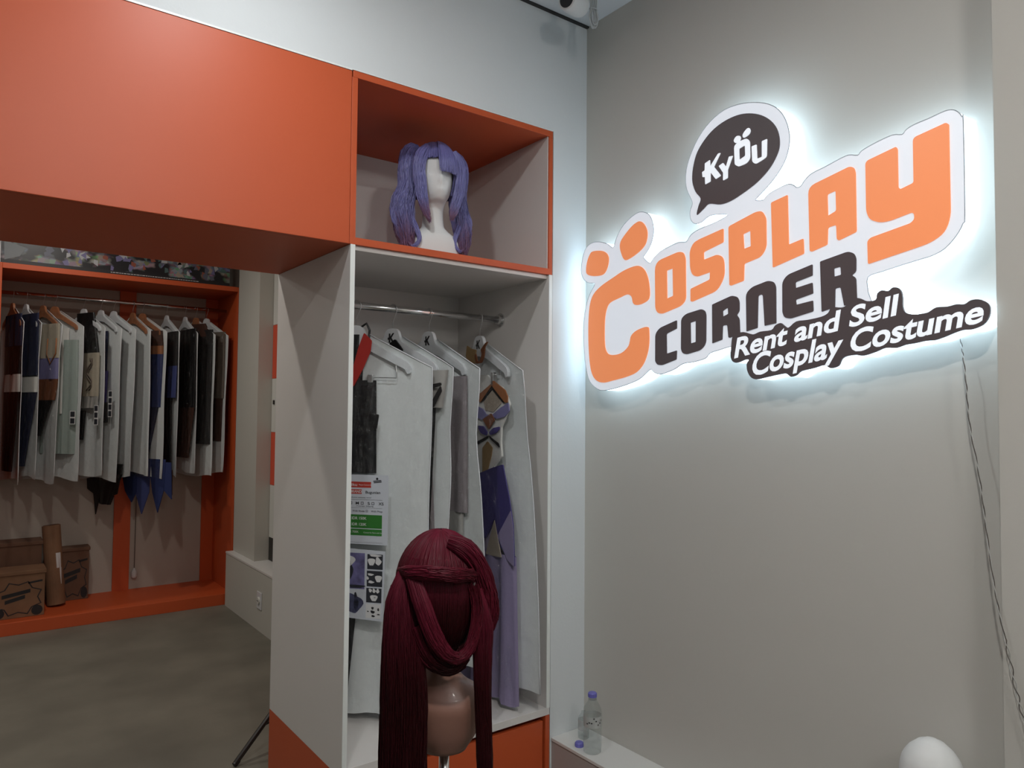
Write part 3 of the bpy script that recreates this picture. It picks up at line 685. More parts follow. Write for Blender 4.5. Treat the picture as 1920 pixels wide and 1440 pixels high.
# ================================================================== HANGERS, BAGS, COSTUMES
HALF = [(0, -.068), (.018, -.070), (.030, -.080), (.035, -.096), (.044, -.116), (.10, -.146), (.165, -.180), (.192, -.196), (.204, -.212), (.203, -.232), (.190, -.234), (.184, -.218), (.145, -.200), (.06, -.158), (0, -.146)]
def hanger(x, y, z, phi, m_, label, group, logo=False, k=1.0):
    t = thing('coat_hanger', label, 'hanger', (x, y, z), math.radians(phi), group)
    loop = [(u * k, w) for u, w in HALF] + [(-u * k, w) for u, w in HALF[::-1][1:-1]]
    loop = [(p[0], p[1], .006) for p in loop]
    to3 = lambda u, w, d: (d, -u, w)
    MB().slab([fillet(loop)], to3, -0.0065, 0.0065).build('shoulder_bar', m_, t)
    hk = [(0, 0, -.072), (0, 0, -.045), (0, -.009, -.026), (0, -.0165, -.010), (0, -.0175, .003), (0, -.012, .0135), (0, 0, .0172), (0, .012, .0135), (0, .0175, .003), (0, .0165, -.006)]
    MB().tube(hk, 0.0016, 6).build('hook', 'steel_wire', t, smooth=True)
    if logo:
        lp = [(-.012, -.086), (-.005, -.086), (-.005, -.097), (.006, -.085), (.013, -.085), (.001, -.101), (.013, -.119), (.005, -.119), (-.005, -.105), (-.005, -.119), (-.012, -.119), (-.012, -.108), (-.017, -.108), (-.017, -.100), (-.012, -.100)]
        MB().slab([lp], to3, -0.0072, -0.0064, back=False).build('letter', 'print_black', t)['label'] = 'black letter K'
    return t

def bag(x, y, z, phi, label, group, near=.27, far=.25, zb=-1.24, near_b=None, far_b=None, th=.024, waist=0.0, seed=0, neck=.05, bulge=0.0, curl=0.0):
    t = thing('garment_bag', label, 'garment bag', (x, y, z), math.radians(phi), group)
    near_b = near if near_b is None else near_b
    far_b = far if far_b is None else far_b
    zs, zn = -.212, -.100
    r = random.Random(seed)
    p1, p2, p3 = r.uniform(0, 6), r.uniform(0, 6), r.uniform(0, 6)
    def lim(w):
        if w > zs:
            k = (zn - w) / (zn - zs)
            return neck + (far - neck) * k, neck + (near - neck) * k
        k = (zs - w) / (zs - zb)
        dip = waist * math.exp(-((k - .22) / .13) ** 2)
        return far + (far_b - far) * k, near + (near_b - near) * k - dip + .004 * math.sin(9 * k + p1)
    rows = [zn, -.13, -.16, -.19, zs] + [zs + (zb - zs) * i / 14 for i in range(1, 15)]
    def sheet(side, amp, nu=12):
        mb = MB()
        def fn(s, t_):
            w = rows[int(round(t_ * (len(rows) - 1)))]
            f_, n_ = lim(w)
            u = -f_ + (f_ + n_) * s
            env = 1 - abs(2 * s - 1) ** 2.5
            kz = (zn - w) / (zn - zb)
            xx = side * th * env * (.35 + .65 * min(1, kz * 4)) + amp * env * (math.sin(11 * s + p2 + 2.2 * kz) * .6 + math.sin(23 * s + p3 - 3 * kz) * .4) * kz
            xx += bulge * env * math.sin(kz * math.pi)
            xx += curl * max(0, s - .55) ** 2 / .2 * min(1, kz * 3)
            # lower hem swings a little
            return (xx + .012 * kz * math.sin(5 * s + p1), -u, w + (0.012 * math.sin(6 * s + p3) if w == zb else 0))
        mb.grid(fn, nu, len(rows) - 1)
        return mb, fn
    mb, fn = sheet(1, .014)
    mb.build('backing', 'bag_fabric', t, smooth=True, fix=False)
    mf, fn2 = sheet(-1, .010)
    mf.build('clear_front', 'bag_film', t, smooth=True, fix=False)
    ed = [fn(1.0, j / (len(rows) - 1)) for j in range(len(rows))]
    MB().tube(ed, 0.0022, 5).build('seam', 'hanger_white', t, smooth=True)
    return t

CL = {
    'navy': (.012, .016, .045), 'black': (.008, .008, .009), 'blackish': (.018, .016, .016), 'cream': (.42, .37, .29), 'lavender': (.20, .19, .36),
    'leather': (.17, .06, .025), 'bronze': (.30, .12, .05), 'white': (.64, .63, .60), 'palegreen': (.33, .39, .36), 'blue': (.022, .035, .12),
    'midblue': (.05, .065, .19), 'violet': (.07, .055, .20), 'brown': (.055, .022, .014), 'taupe': (.13, .105, .085), 'silver': (.36, .35, .33),
    'mauve': (.24, .21, .22), 'purple': (.055, .045, .16), 'lilac': (.27, .23, .37), 'lilac_light': (.34, .30, .40), 'red': (.40, .028, .022),
    'gold': (.28, .18, .08), 'beige': (.36, .30, .24), 'greyblue': (.22, .25, .28),
}
for k_, c_ in CL.items():
    mat('cloth_' + k_, c_, rough=0.75 if k_ not in ('silver', 'black', 'bronze', 'lavender') else 0.38, bump=(55, 0.25, 0.004), spec=0.35)

def costume(x, y, z, phi, label, cat='costume', group=None, name='costume'):
    return thing(name, label, cat, (x, y, z), math.radians(phi), group)

def cloth(t, name, color, top, bot, zt, zb, folds=4, amp=.006, th=.009, xo=0.0, nu=None, hem=0.0):
    """hanging piece of cloth, a closed shell between u limits at top and bottom (u towards the viewer)."""
    nu = nu or max(8, folds * 4)
    nv = 8
    ph = random.uniform(0, 6)
    def pt(side):
        def fn(s, t_):
            u = (top[0] + (bot[0] - top[0]) * t_) * (1 - s) + (top[1] + (bot[1] - top[1]) * t_) * s
            w = zt + (zb - zt) * t_ - (hem * abs(math.sin(folds * math.pi * s)) * t_)
            env = 1 - (2 * s - 1) ** 6
            xx = xo + side * th * env + amp * (0.3 + .7 * t_) * math.sin(folds * 2 * math.pi * s + ph + t_) * env
            return (xx, -u, w)
        return fn
    mb = MB().grid(pt(-1), nu, nv)
    mb.grid(pt(1), nu, nv)
    return mb.build(name, 'cloth_' + color, t, smooth=True, weld=True)

def patch(t, name, color, pts, d, th=.003, lab=None, prefix='cloth_'):
    loop = [(p[0], p[1], .004) for p in pts]
    o = MB().slab([fillet(loop)], lambda u, w, dd: (dd, -u, w), d - th, d).build(name, prefix + color, t)
    if lab: o['label'] = lab
    return o

CY, CZ = ROD
C1, C2, C3, C4 = (1.052, 41.0), (1.191, 20.0), (1.337, 8.25), (1.56, -3.25)
gh, gb, gc = 'hangers on the cabinet rail', 'garment bags on the cabinet rail', 'costumes on the cabinet rail'
hanger(C1[0], CY, CZ, C1[1], 'hanger_white', 'white hanger holding the black costume with red lapel', gh, k=.98)
hanger(C2[0], CY, CZ, C2[1], 'hanger_white', 'white hanger marked K, second from the left panel on the cabinet rail', gh, True)
hanger(C3[0], CY, CZ, C3[1], 'hanger_white', 'white hanger marked K, third from the left panel on the cabinet rail', gh, True)
hanger(C4[0], CY, CZ, C4[1], 'hanger_white', 'white hanger marked K beside the rail flange, above the purple costume', gh, True)
bag(C1[0], CY, CZ, C1[1], 'wide white garment bag with price card, nearest the cabinet left panel', gb, near=.270, far=.17, far_b=.17, near_b=.272, zb=-1.375, th=.02, seed=1)
bag(C2[0], CY, CZ, C2[1], 'white garment bag with shiny silver cloth at its edge', gb, near=.268, far=.22, zb=-1.15, near_b=.235, th=.018, waist=.018, seed=2, curl=.02)
bag(C3[0], CY, CZ, C3[1], 'white garment bag showing a dull mauve garment', gb, near=.271, far=.23, zb=-1.22, near_b=.32, th=.018, waist=.022, seed=3)
bag(C4[0], CY, CZ, C4[1], 'long white garment bag holding the purple costume, nearest the right side', gb, near=.270, far=.25, zb=-1.325, near_b=.345, far_b=.25, th=.022, waist=.02, seed=4, curl=.045)

c = costume(C1[0], CY, CZ, C1[1], 'black costume with a bright red lapel in the cabinet', group=gc)
cloth(c, 'jacket', 'black', (-.13, .030), (-.13, .02), -.10, -.56, 3, .004, .010)
patch(c, 'lapel', 'red', [(.036, -.095), (.064, -.122), (.060, -.157), (.036, -.212), (.002, -.275), (-.02, -.275), (.004, -.19), (.016, -.146)], -.011, .004, 'red satin lapel')
cloth(c, 'skirt', 'black', (-.11, .078), (-.12, .083), -.255, -.565, 3, .004, .009, xo=-.003)
patch(c, 'pocket_flap', 'black', [(.06, -.366), (.094, -.369), (.087, -.418), (.06, -.418)], -.012, .004)
cloth(c, 'trousers', 'black', (-.12, .030), (-.12, -.012), -.90, -1.33, 3, .004, .006)
strap = MB().tube([(0, -.018, -.075), (0, -.038, -.062), (0, -.05, -.085), (0, -.045, -.13)], .004, 6).build('strap', 'cloth_black', c)
cl = MB().tube([(-.004, -.045, -.245), (-.004, -.150, -.247), (-.004, -.150, -.228), (-.004, -.147, -.205)], .0017, 6).build('clip_bar', 'steel_wire', c)
MB().box(-.012, .004, -.068, -.048, -.262, -.236).build('clip', 'steel_wire', c, bevel=.002)

c = costume(C2[0], CY, CZ, C2[1], 'grey satin costume with black trim in the second cabinet bag', group=gc)
cloth(c, 'top', 'silver', (-.12, .25), (-.10, .228), -.22, -.345, 4, .008, .010)
patch(c, 'collar', 'black', [(.0, -.122), (.026, -.108), (.062, -.146), (.05, -.165), (.0, -.15)], -.012, .005)
patch(c, 'strap', 'blackish', [(.176, -.27), (.236, -.262), (.238, -.272), (.18, -.285)], -.020, .004)
patch(c, 'sash', 'blackish', [(.235, -.272), (.24, -.29), (.205, -.345), (.185, -.345), (.215, -.30)], -.020, .004)
cloth(c, 'skirt', 'black', (-.10, .198), (-.1, .178), -.345, -.75, 4, .004, .006)
cloth(c, 'lining', 'mauve', (-.08, .18), (-.08, .21), -.55, -1.05, 5, .004, .004, xo=.008)
c = costume(C3[0], CY, CZ, C3[1], 'dull mauve grey costume in the third cabinet bag', group=gc)
cloth(c, 'robe', 'mauve', (-.15, .212), (-.15, .222), -.235, -.70, 5, .006, .009)
cloth(c, 'tail', 'blackish', (-.12, .14), (-.1, .13), -.42, -.95, 3, .004, .012, xo=-.002)
cloth(c, 'underskirt', 'silver', (-.1, .20), (-.1, .20), -.70, -1.1, 4, .006, .006)

c = costume(C4[0], CY, CZ, C4[1], 'white and purple costume with bronze chevron and long lilac skirt', group=gc)
cloth(c, 'underskirt', 'lilac', (-.10, .262), (-.12, .285), -.86, -1.36, 4, .016, .012, hem=.02)
cloth(c, 'overskirt_back', 'lilac_light', (-.16, .10), (-.20, .12), -.60, -1.25, 4, .006, .008, xo=.004)
F4 = {
 'collar': [(0.0801,-0.0965),(0.0585,-0.1178),(0.0536,-0.1508),(0.038,-0.1729),(-0.0024,-0.1751),(-0.0153,-0.1467),(-0.0073,-0.1345),(0.0056,-0.1649),(0.0219,-0.1679),(0.0375,-0.1415),(0.0291,-0.1242),(0.0606,-0.1013)],
 'collar2': [(-0.0794,-0.0995),(-0.0451,-0.1149),(-0.0076,-0.1217),(-0.0153,-0.1467),(-0.0066,-0.1727),(-0.0566,-0.1745),(-0.0871,-0.1425)],
 'bodice': [(-.09,-.215),(0.0667,-0.22),(0.106,-0.2481),(0.1665,-0.266),(0.2036,-0.3065),(0.2183,-0.3303),(0.1902,-0.3779),(0.1651,-0.4101),(0.1624,-0.4661),(0.1706,-0.5176),(0.1339,-0.5437),(0.0814,-0.6001),(-.06,-.6),(-.08,-.43)],
 'chevron': [(0.0081,-0.2958),(0.1061,-0.2522),(0.1173,-0.2423),(0.1959,-0.2786),(0.2143,-0.3027),(0.2111,-0.3244),(0.1966,-0.3243),(0.1062,-0.2604),(0.0248,-0.3232),(0.0125,-0.3126)],
 'chevdark': [(0.1062,-0.2604),(0.1966,-0.3243),(0.1821,-0.3254),(0.1064,-0.2747),(0.0447,-0.3171),(0.0248,-0.3232)],
 'band': [(-0.0034,-0.3336),(0.0453,-0.3462),(0.0693,-0.3668),(0.1157,-0.3665),(0.1677,-0.3421),(0.2182,-0.3244),(0.2258,-0.3539),(0.1974,-0.3738),(0.1461,-0.3824),(0.1158,-0.3746),(0.0695,-0.3751),(0.0381,-0.3879),(-0.0026,-0.3758)],
 'diamond': [(0.108,-0.3625),(0.1349,-0.3865),(0.0937,-0.4219),(0.05,-0.3856)],
 'bowl': [(0.0144,-0.4091),(0.0544,-0.4104),(0.0822,-0.4324),(0.0747,-0.4449),(0.039,-0.4377),(0.0187,-0.4216)],
 'bowr': [(0.1651,-0.4101),(0.1241,-0.415),(0.0938,-0.4321),(0.1017,-0.442),(0.1395,-0.4348),(0.1616,-0.4202)],
 'strapl': [(0.0863,-0.4445),(-0.0211,-0.4775),(-0.0168,-0.4879),(0.0788,-0.455)],
 'strapr': [(0.0863,-0.4445),(0.155,-0.4704),(0.1627,-0.4861),(0.102,-0.4583)],
 'fan': [(0.0789,-0.4653),(0.114,-0.4883),(0.1069,-0.517),(0.0772,-0.5841),(0.046,-0.5947),(0.044,-0.4914)],
 'uskirt': [(0.0,-0.5951),(0.1216,-0.5594),(0.1892,-0.5437),(0.2327,-0.6589),(0.2597,-0.7522),(0.2686,-0.891),(0.2242,-0.8731),(0.1445,-0.8007),(0.1372,-0.7419),(0.0814,-0.8165),(0.0,-0.85)],
 'beige': [(0.1398,-0.7449),(0.1885,-0.8727),(0.0825,-0.8771)],
}
patch(c, 'bodice', 'white', F4['bodice'], .002, .008)
patch(c, 'collar', 'leather', F4['collar'], -.010, .004, 'brown choker strap')
patch(c, 'collar_panel', 'gold', F4['collar2'], -.008, .003)
patch(c, 'chevron', 'bronze', F4['chevron'], -.008, .004, 'metallic bronze chevron')
patch(c, 'chevron_trim', 'black', F4['chevdark'], -.007, .003)
patch(c, 'cutout', 'beige', [(.1064, -.276), (.17, -.325), (.115, -.358), (.06, -.352), (.045, -.322)], -.0062, .002)
patch(c, 'band', 'lavender', F4['band'], -.008, .004, 'shiny lavender band')
patch(c, 'diamond', 'leather', F4['diamond'], -.012, .003, 'red brown diamond')
patch(c, 'bow_wing', 'violet', F4['bowl'], -.010, .004)
patch(c, 'bow_wing', 'violet', F4['bowr'], -.010, .004)
patch(c, 'strap', 'black', F4['strapl'], -.008, .003)
patch(c, 'strap', 'black', F4['strapr'], -.008, .003)
patch(c, 'fan_panel', 'gold', F4['fan'], -.008, .003)
patch(c, 'overskirt', 'purple', F4['uskirt'], -.010, .004, 'dark purple overskirt')
patch(c, 'hem_panel', 'lilac', [(.16, -.80), (.245, -.70), (.262, -.76), (.2686, -.891), (.2242, -.8731)], -.0142, .001)
patch(c, 'wedge', 'beige', F4['beige'], -.013, .003)
MB().box(-.012, .004, -.115, -.100, -.262, -.212).build('clip', 'steel_wire', c, bevel=.002)
MB().tube([(0, -.108, -.22), (0, -.150, -.222), (0, -.150, -.205)], .0017, 6).build('clip_bar', 'steel_wire', c)

# ------------------------------------------------------------------ cards hanging on the first bag
def card_frame(label, cat, name, z):
    t = thing(name, label, cat, (C1[0], CY, CZ), math.radians(C1[1]))
    return t
def to_card(u, w, d):
    return (d, -u, w)
pc = card_frame('white price card with red and green bars on the first garment bag', 'price card', 'price_card', 0)
DC = -.030
MB().slab([[(-.075, -.5689), (.1372, -.5687), (.1371, -.7975), (-.075, -.7955)]], to_card, DC - .0012, DC).build('card', 'card_paper', pc)
def bar(t, name, m_, u0, u1, w0, w1, d):
    return MB().slab([[(u0, w0), (u1, w0), (u1, w1), (u0, w1)]], to_card, d - .0004, d).build(name, m_, t)
DB = DC - .0013
bar(pc, 'name_bar', 'print_red', -.066, .077, -.592, -.611, DB)
bar(pc, 'brand_bar', 'print_red', -.066, .044, -.617, -.632, DB)
bar(pc, 'price_bar', 'print_green', -.066, .117, -.700, -.744, DB)
bar(pc, 'price_bar', 'print_green', -.066, .117, -.747, -.768, DB)
bar(pc, 'rule', 'print_black', -.066, .117, -.6505, -.6512, DB)
bar(pc, 'rule', 'print_black', -.066, .117, -.6775, -.6780, DB)
bar(pc, 'rule', 'print_black', -.066, .12, -.7905, -.7910, DB)
def words(t, m_, items, d):
    mb = MB()
    for (s_, u, w, h, wd, off) in items:
        text_line(mb, s_, u + .008, w, h, to_card, d, off, wd)
    o = mb.build('lettering', m_, t, fix=False)
    return o
DT = DB - .0006
words(pc, 'print_pale', [('iku', .0, -.606, .009, .020, .01), ('Project Costume Set', .026, -.604, .0045, .046, .0), ('BRAND', -.004, -.6285, .0085, .040, .02),
                         ('IDR 150K', .003, -.716, .0085, .052, .015), ('IDR 120K', .003, -.736, .0085, .052, .015), ('R 700K', -.004, -.760, .007, .032, .0), ('Contact for Rent with Set', .045, -.760, .004, .066, .0)], DT)
words(pc, 'print_black', [('Bugunian', .050, -.630, .0085, .052, .01), ('Anime costume rental', .0, -.645, .0035, .07, .0), ('M', .016, -.667, .009, .011, .01), ('S', .058, -.667, .009, .008, .01), ('XS', .096, -.667, .009, .018, .01),
                          ('(*) Longer Shipping', .018, -.6735, .004, .060, .0), ('With Shoes', .004, -.691, .006, .044, .005), ('With Prop', .070, -.691, .006, .040, .005)], DT)
def frame(t, u, w, s_):
    mb = MB()
    mb.slab([[(u, w), (u + s_, w), (u + s_, w + s_), (u, w + s_)], [(u + s_ * .16, w + s_ * .16), (u + s_ * .16, w + s_ * .84), (u + s_ * .84, w + s_ * .84), (u + s_ * .84, w + s_ * .16)]], to_card, DB - .0004, DB)
    return mb.build('tick_box', 'print_black', t)
for u in (.002, .042, .080): frame(pc, u, -.667, .009)
frame(pc, .060, -.691, .0065)
lg = MB().slab([smooth_loop([(.098 + .004 * math.cos(a), -.581 + .004 * math.sin(a)) for a in [i * math.pi / 4 for i in range(8)]], 2)], to_card, DB - .0004, DB)
lg.slab([[(.084, -.588), (.112, -.5845), (.113, -.5875), (.085, -.591)]], to_card, DB - .0004, DB)
lg.slab([[(.086, -.5925), (.114, -.589), (.114, -.592), (.086, -.5955)]], to_card, DB - .0004, DB)
lg.build('emblem', 'print_black', pc)['label'] = 'small black shop emblem'

ph = card_frame('photo sheet of costume pictures below the price card', 'photo card', 'photo_sheet', 0)
MB().slab([[(-.075, -.809), (.1299, -.8172), (.1241, -1.0447), (-.075, -1.035)]], to_card, DC - .0012, DC).build('card', 'card_paper', ph)
mat('photo_violet', (.13, .12, .26), rough=.5, vary=(30, .5))
mat('photo_dark', (.02, .022, .03), rough=.5)
mat('photo_blue', (.06, .065, .13), rough=.5, vary=(40, .6))
def pic(m_, u0, u1, w0, w1):
    return bar(ph, 'picture', m_, u0, u1, w0, w1, DB)
p_ = pic('photo_violet', -.065, .059, -.826, -.943)
p2 = pic('card_paper', -.065, .057, -.951, -1.028)
q_ = [pic('photo_dark', .068, .122, -.828, -.877), pic('photo_dark', .067, .121, -.882, -.933), pic('photo_dark', .066, .119, -.938, -.985), pic('print_pale', .065, .117, -.990, -1.036)]
def blob(t, m_, u, w, ru, rw, k=0):
    pts = [(u + ru * math.cos(a) * (1 + .25 * math.sin(3 * a + k)), w + rw * math.sin(a) * (1 + .2 * math.cos(2 * a + k))) for a in [i * math.pi / 6 for i in range(12)]]
    return MB().slab([smooth_loop(pts, 2)], to_card, DB - .0012, DB - .0008).build('print_shape', m_, t)
blob(p_, 'print_pale', .0, -.85, .022, .02, 1); blob(p_, 'photo_dark', .005, -.88, .012, .03, 2); blob(p_, 'photo_dark', .03, -.935, .03, .006, 0); blob(p_, 'print_pale', -.005, -.915, .008, .03, 1)
blob(p2, 'photo_blue', .016, -.99, .034, .034, 1); blob(p2, 'photo_dark', .03, -.985, .008, .028, 2)
blob(q_[0], 'print_pale', .083, -.853, .012, .014, 0); blob(q_[0], 'print_pale', .106, -.850, .010, .012, 2); blob(q_[0], 'print_pale', .095, -.832, .02, .004, 1)
blob(q_[1], 'print_pale', .108, -.907, .011, .013, 0); blob(q_[1], 'print_pale', .080, -.894, .010, .004, 1); blob(q_[1], 'print_pale', .082, -.918, .010, .004, 2); blob(q_[1], 'print_pale', .070, -.906, .004, .005, 2)
for u in (.080, .093, .106): blob(q_[2], 'print_pale', u, -.946, .0055, .0065, u * 90)
blob(q_[2], 'print_pale', .093, -.970, .012, .012, 0); blob(q_[2], 'photo_dark', .096, -.968, .003, .002, 0)
blob(q_[3], 'print_black', .089, -1.003, .004, .005, 0); blob(q_[3], 'print_black', .089, -1.015, .007, .005, 1); blob(q_[3], 'print_black', .091, -1.028, .006, .003, 2); blob(q_[3], 'print_black', .109, -1.006, .003, .004, 3); blob(q_[3], 'print_black', .110, -1.022, .005, .0015, 3); blob(q_[3], 'print_black', .073, -1.014, .003, .002, 1)

# ================================================================== COSTUME RACK IN THE BACK ROOM
RX0, RX1, RY0, RY1, RZ = 0.125, 1.621, 5.555, 6.12, 2.335
rk = thing('costume_rack', 'large orange framed costume rack with a clothes rail in the back room', 'rack', (RX0, RY0, 0))
RW, RD = RX1 - RX0, RY1 - RY0
boxobj('side_panel', 'orange_matte', rk, 0, .035, 0, RD, 0, RZ, bevel=.002)
boxobj('side_panel', 'orange_matte', rk, RW - .02, RW, 0, RD, 0, RZ, bevel=.002)
boxobj('top_panel', 'orange_matte', rk, .035, RW - .02, 0, RD, RZ - .035, RZ, bevel=.002)
boxobj('plinth', 'orange_matte', rk, .035, RW - .02, 0, RD, 0, .079, bevel=.002)
mat('rack_back', (.42, .38, .33), rough=.7)
boxobj('back_panel', 'rack_back', rk, .035, RW - .02, RD - .02, RD, .079, RZ - .035)
boxobj('back_strip', 'orange_matte', rk, .775, .885, RD - .035, RD - .02, .079, RZ - .035)
boxobj('back_strip', 'orange_matte', rk, RW - .11, RW - .02, RD - .035, RD - .02, .079, RZ - .035)
RRY, RRZ = 5.85, 2.185
MB().tube([(.035, RRY - RY0, RRZ), (RW - .02, RRY - RY0, RRZ)], .0125, 14).build('clothes_rail', 'chrome', rk, smooth=True)

# dark printed banner standing on the rack
bn = thing('printed_banner', 'long dark printed banner standing on top of the orange rack', 'banner', (0.15, 5.63, RZ))
m = bpy.data.materials.new('banner_print'); m.use_nodes = True; MATS['banner_print'] = m
nt = m.node_tree; b_ = nt.nodes['Principled BSDF']; b_.inputs['Roughness'].default_value = .4
tc = nt.nodes.new('ShaderNodeTexCoord'); mp = nt.nodes.new('ShaderNodeMapping'); mp.inputs['Scale'].default_value = (9, 9, 13)
vo = nt.nodes.new('ShaderNodeTexVoronoi'); vo.inputs['Scale'].default_value = 4.2; vo.inputs['Randomness'].default_value = 1.0
no = nt.nodes.new('ShaderNodeTexNoise'); no.inputs['Scale'].default_value = .9
nd = nt.nodes.new('ShaderNodeTexNoise'); nd.inputs['Scale'].default_value = 3.0; nd.inputs['Detail'].default_value = 3
mxv = nt.nodes.new('ShaderNodeMix'); mxv.data_type = 'RGBA'; mxv.inputs['Factor'].default_value = .25
nt.links.new(tc.outputs['Object'], mp.inputs[0]); nt.links.new(mp.outputs[0], nd.inputs['Vector'])
nt.links.new(mp.outputs[0], mxv.inputs[6]); nt.links.new(nd.outputs['Color'], mxv.inputs[7]); nt.links.new(mxv.outputs[2], vo.inputs['Vector'])
nt.links.new(mp.outputs[0], no.inputs['Vector'])
hs = nt.nodes.new('ShaderNodeHueSaturation'); hs.inputs['Saturation'].default_value = .6; hs.inputs['Value'].default_value = .34
nt.links.new(vo.outputs['Color'], hs.inputs['Color'])
mr = nt.nodes.new('ShaderNodeMapRange'); mr.inputs['From Min'].default_value = .47; mr.inputs['From Max'].default_value = .58
nt.links.new(no.outputs['Fac'], mr.inputs['Value'])
mx = nt.nodes.new('ShaderNodeMix'); mx.data_type = 'RGBA'; mx.inputs[6].default_value = (.006, .006, .009, 1)
nt.links.new(mr.outputs[0], mx.inputs['Factor']); nt.links.new(hs.outputs[0], mx.inputs[7]); nt.links.new(mx.outputs[2], b_.inputs['Base Color'])
boxobj('print_board', 'banner_print', bn, 0, 1.41, 0, .012, .0, .42, bevel=.001)
boxobj('bottom_band', 'print_black', bn, 0, 1.41, -.002, 0, .0, .035)
mb = MB()
xx = .62
for i in range(34):
    w_ = random.uniform(.008, .020)
    mb.box(xx, xx + w_, -.0026, -.002, .020, .0245); xx += w_ + .004
    if xx > 1.18: break
mb.build('small_print', 'print_pale', bn)
for nm_, col_ in (('pale', (.42, .44, .46)), ('lilac', (.16, .15, .30)), ('rust', (.26, .07, .04)), ('teal', (.07, .13, .13)), ('slate', (.10, .11, .15)), ('cream', (.32, .28, .22))):
    mat('print_' + nm_ + '_ink', col_, rough=.45)
    mb = MB()
    lo_ = .22 if nm_ in ('pale', 'slate', 'lilac') else .58
    for k in range(26 if lo_ < .5 else 15):
        cx, cz = random.uniform(lo_, 1.36), random.uniform(.045, .30)
        n_ = random.choice((3, 4, 5))
        a0 = random.uniform(0, 6.28)
        loop = [(cx + random.uniform(.008, .030) * math.cos(a0 + 6.28 * q / n_), cz + random.uniform(.010, .034) * math.sin(a0 + 6.28 * q / n_)) for q in range(n_)]
        d_ = -.0006 - .00004 * k
        mb.add([(a, d_, b) for a, b in loop], [tuple(range(n_))])
    mb.build('print_shapes', 'print_' + nm_ + '_ink', bn, fix=False)['kind'] = 'stuff'
boxobj('edge_strip', 'hanger_white', bn, -.004, .0, 0, .012, .0, .42)
mat('photo_grey', (.16, .18, .19), rough=.5)
MB().slab([[(.015, .17), (.02, .03), (.10, .06), (.135, .12), (.06, .14)]], lambda a, b, d: (a, d, b), -.0025, -.0005).build('print_shape', 'photo_grey', bn)

gr_h, gr_b, gr_c = 'hangers on the rack rail', 'garment bags on the rack rail', 'costumes on the rack rail'
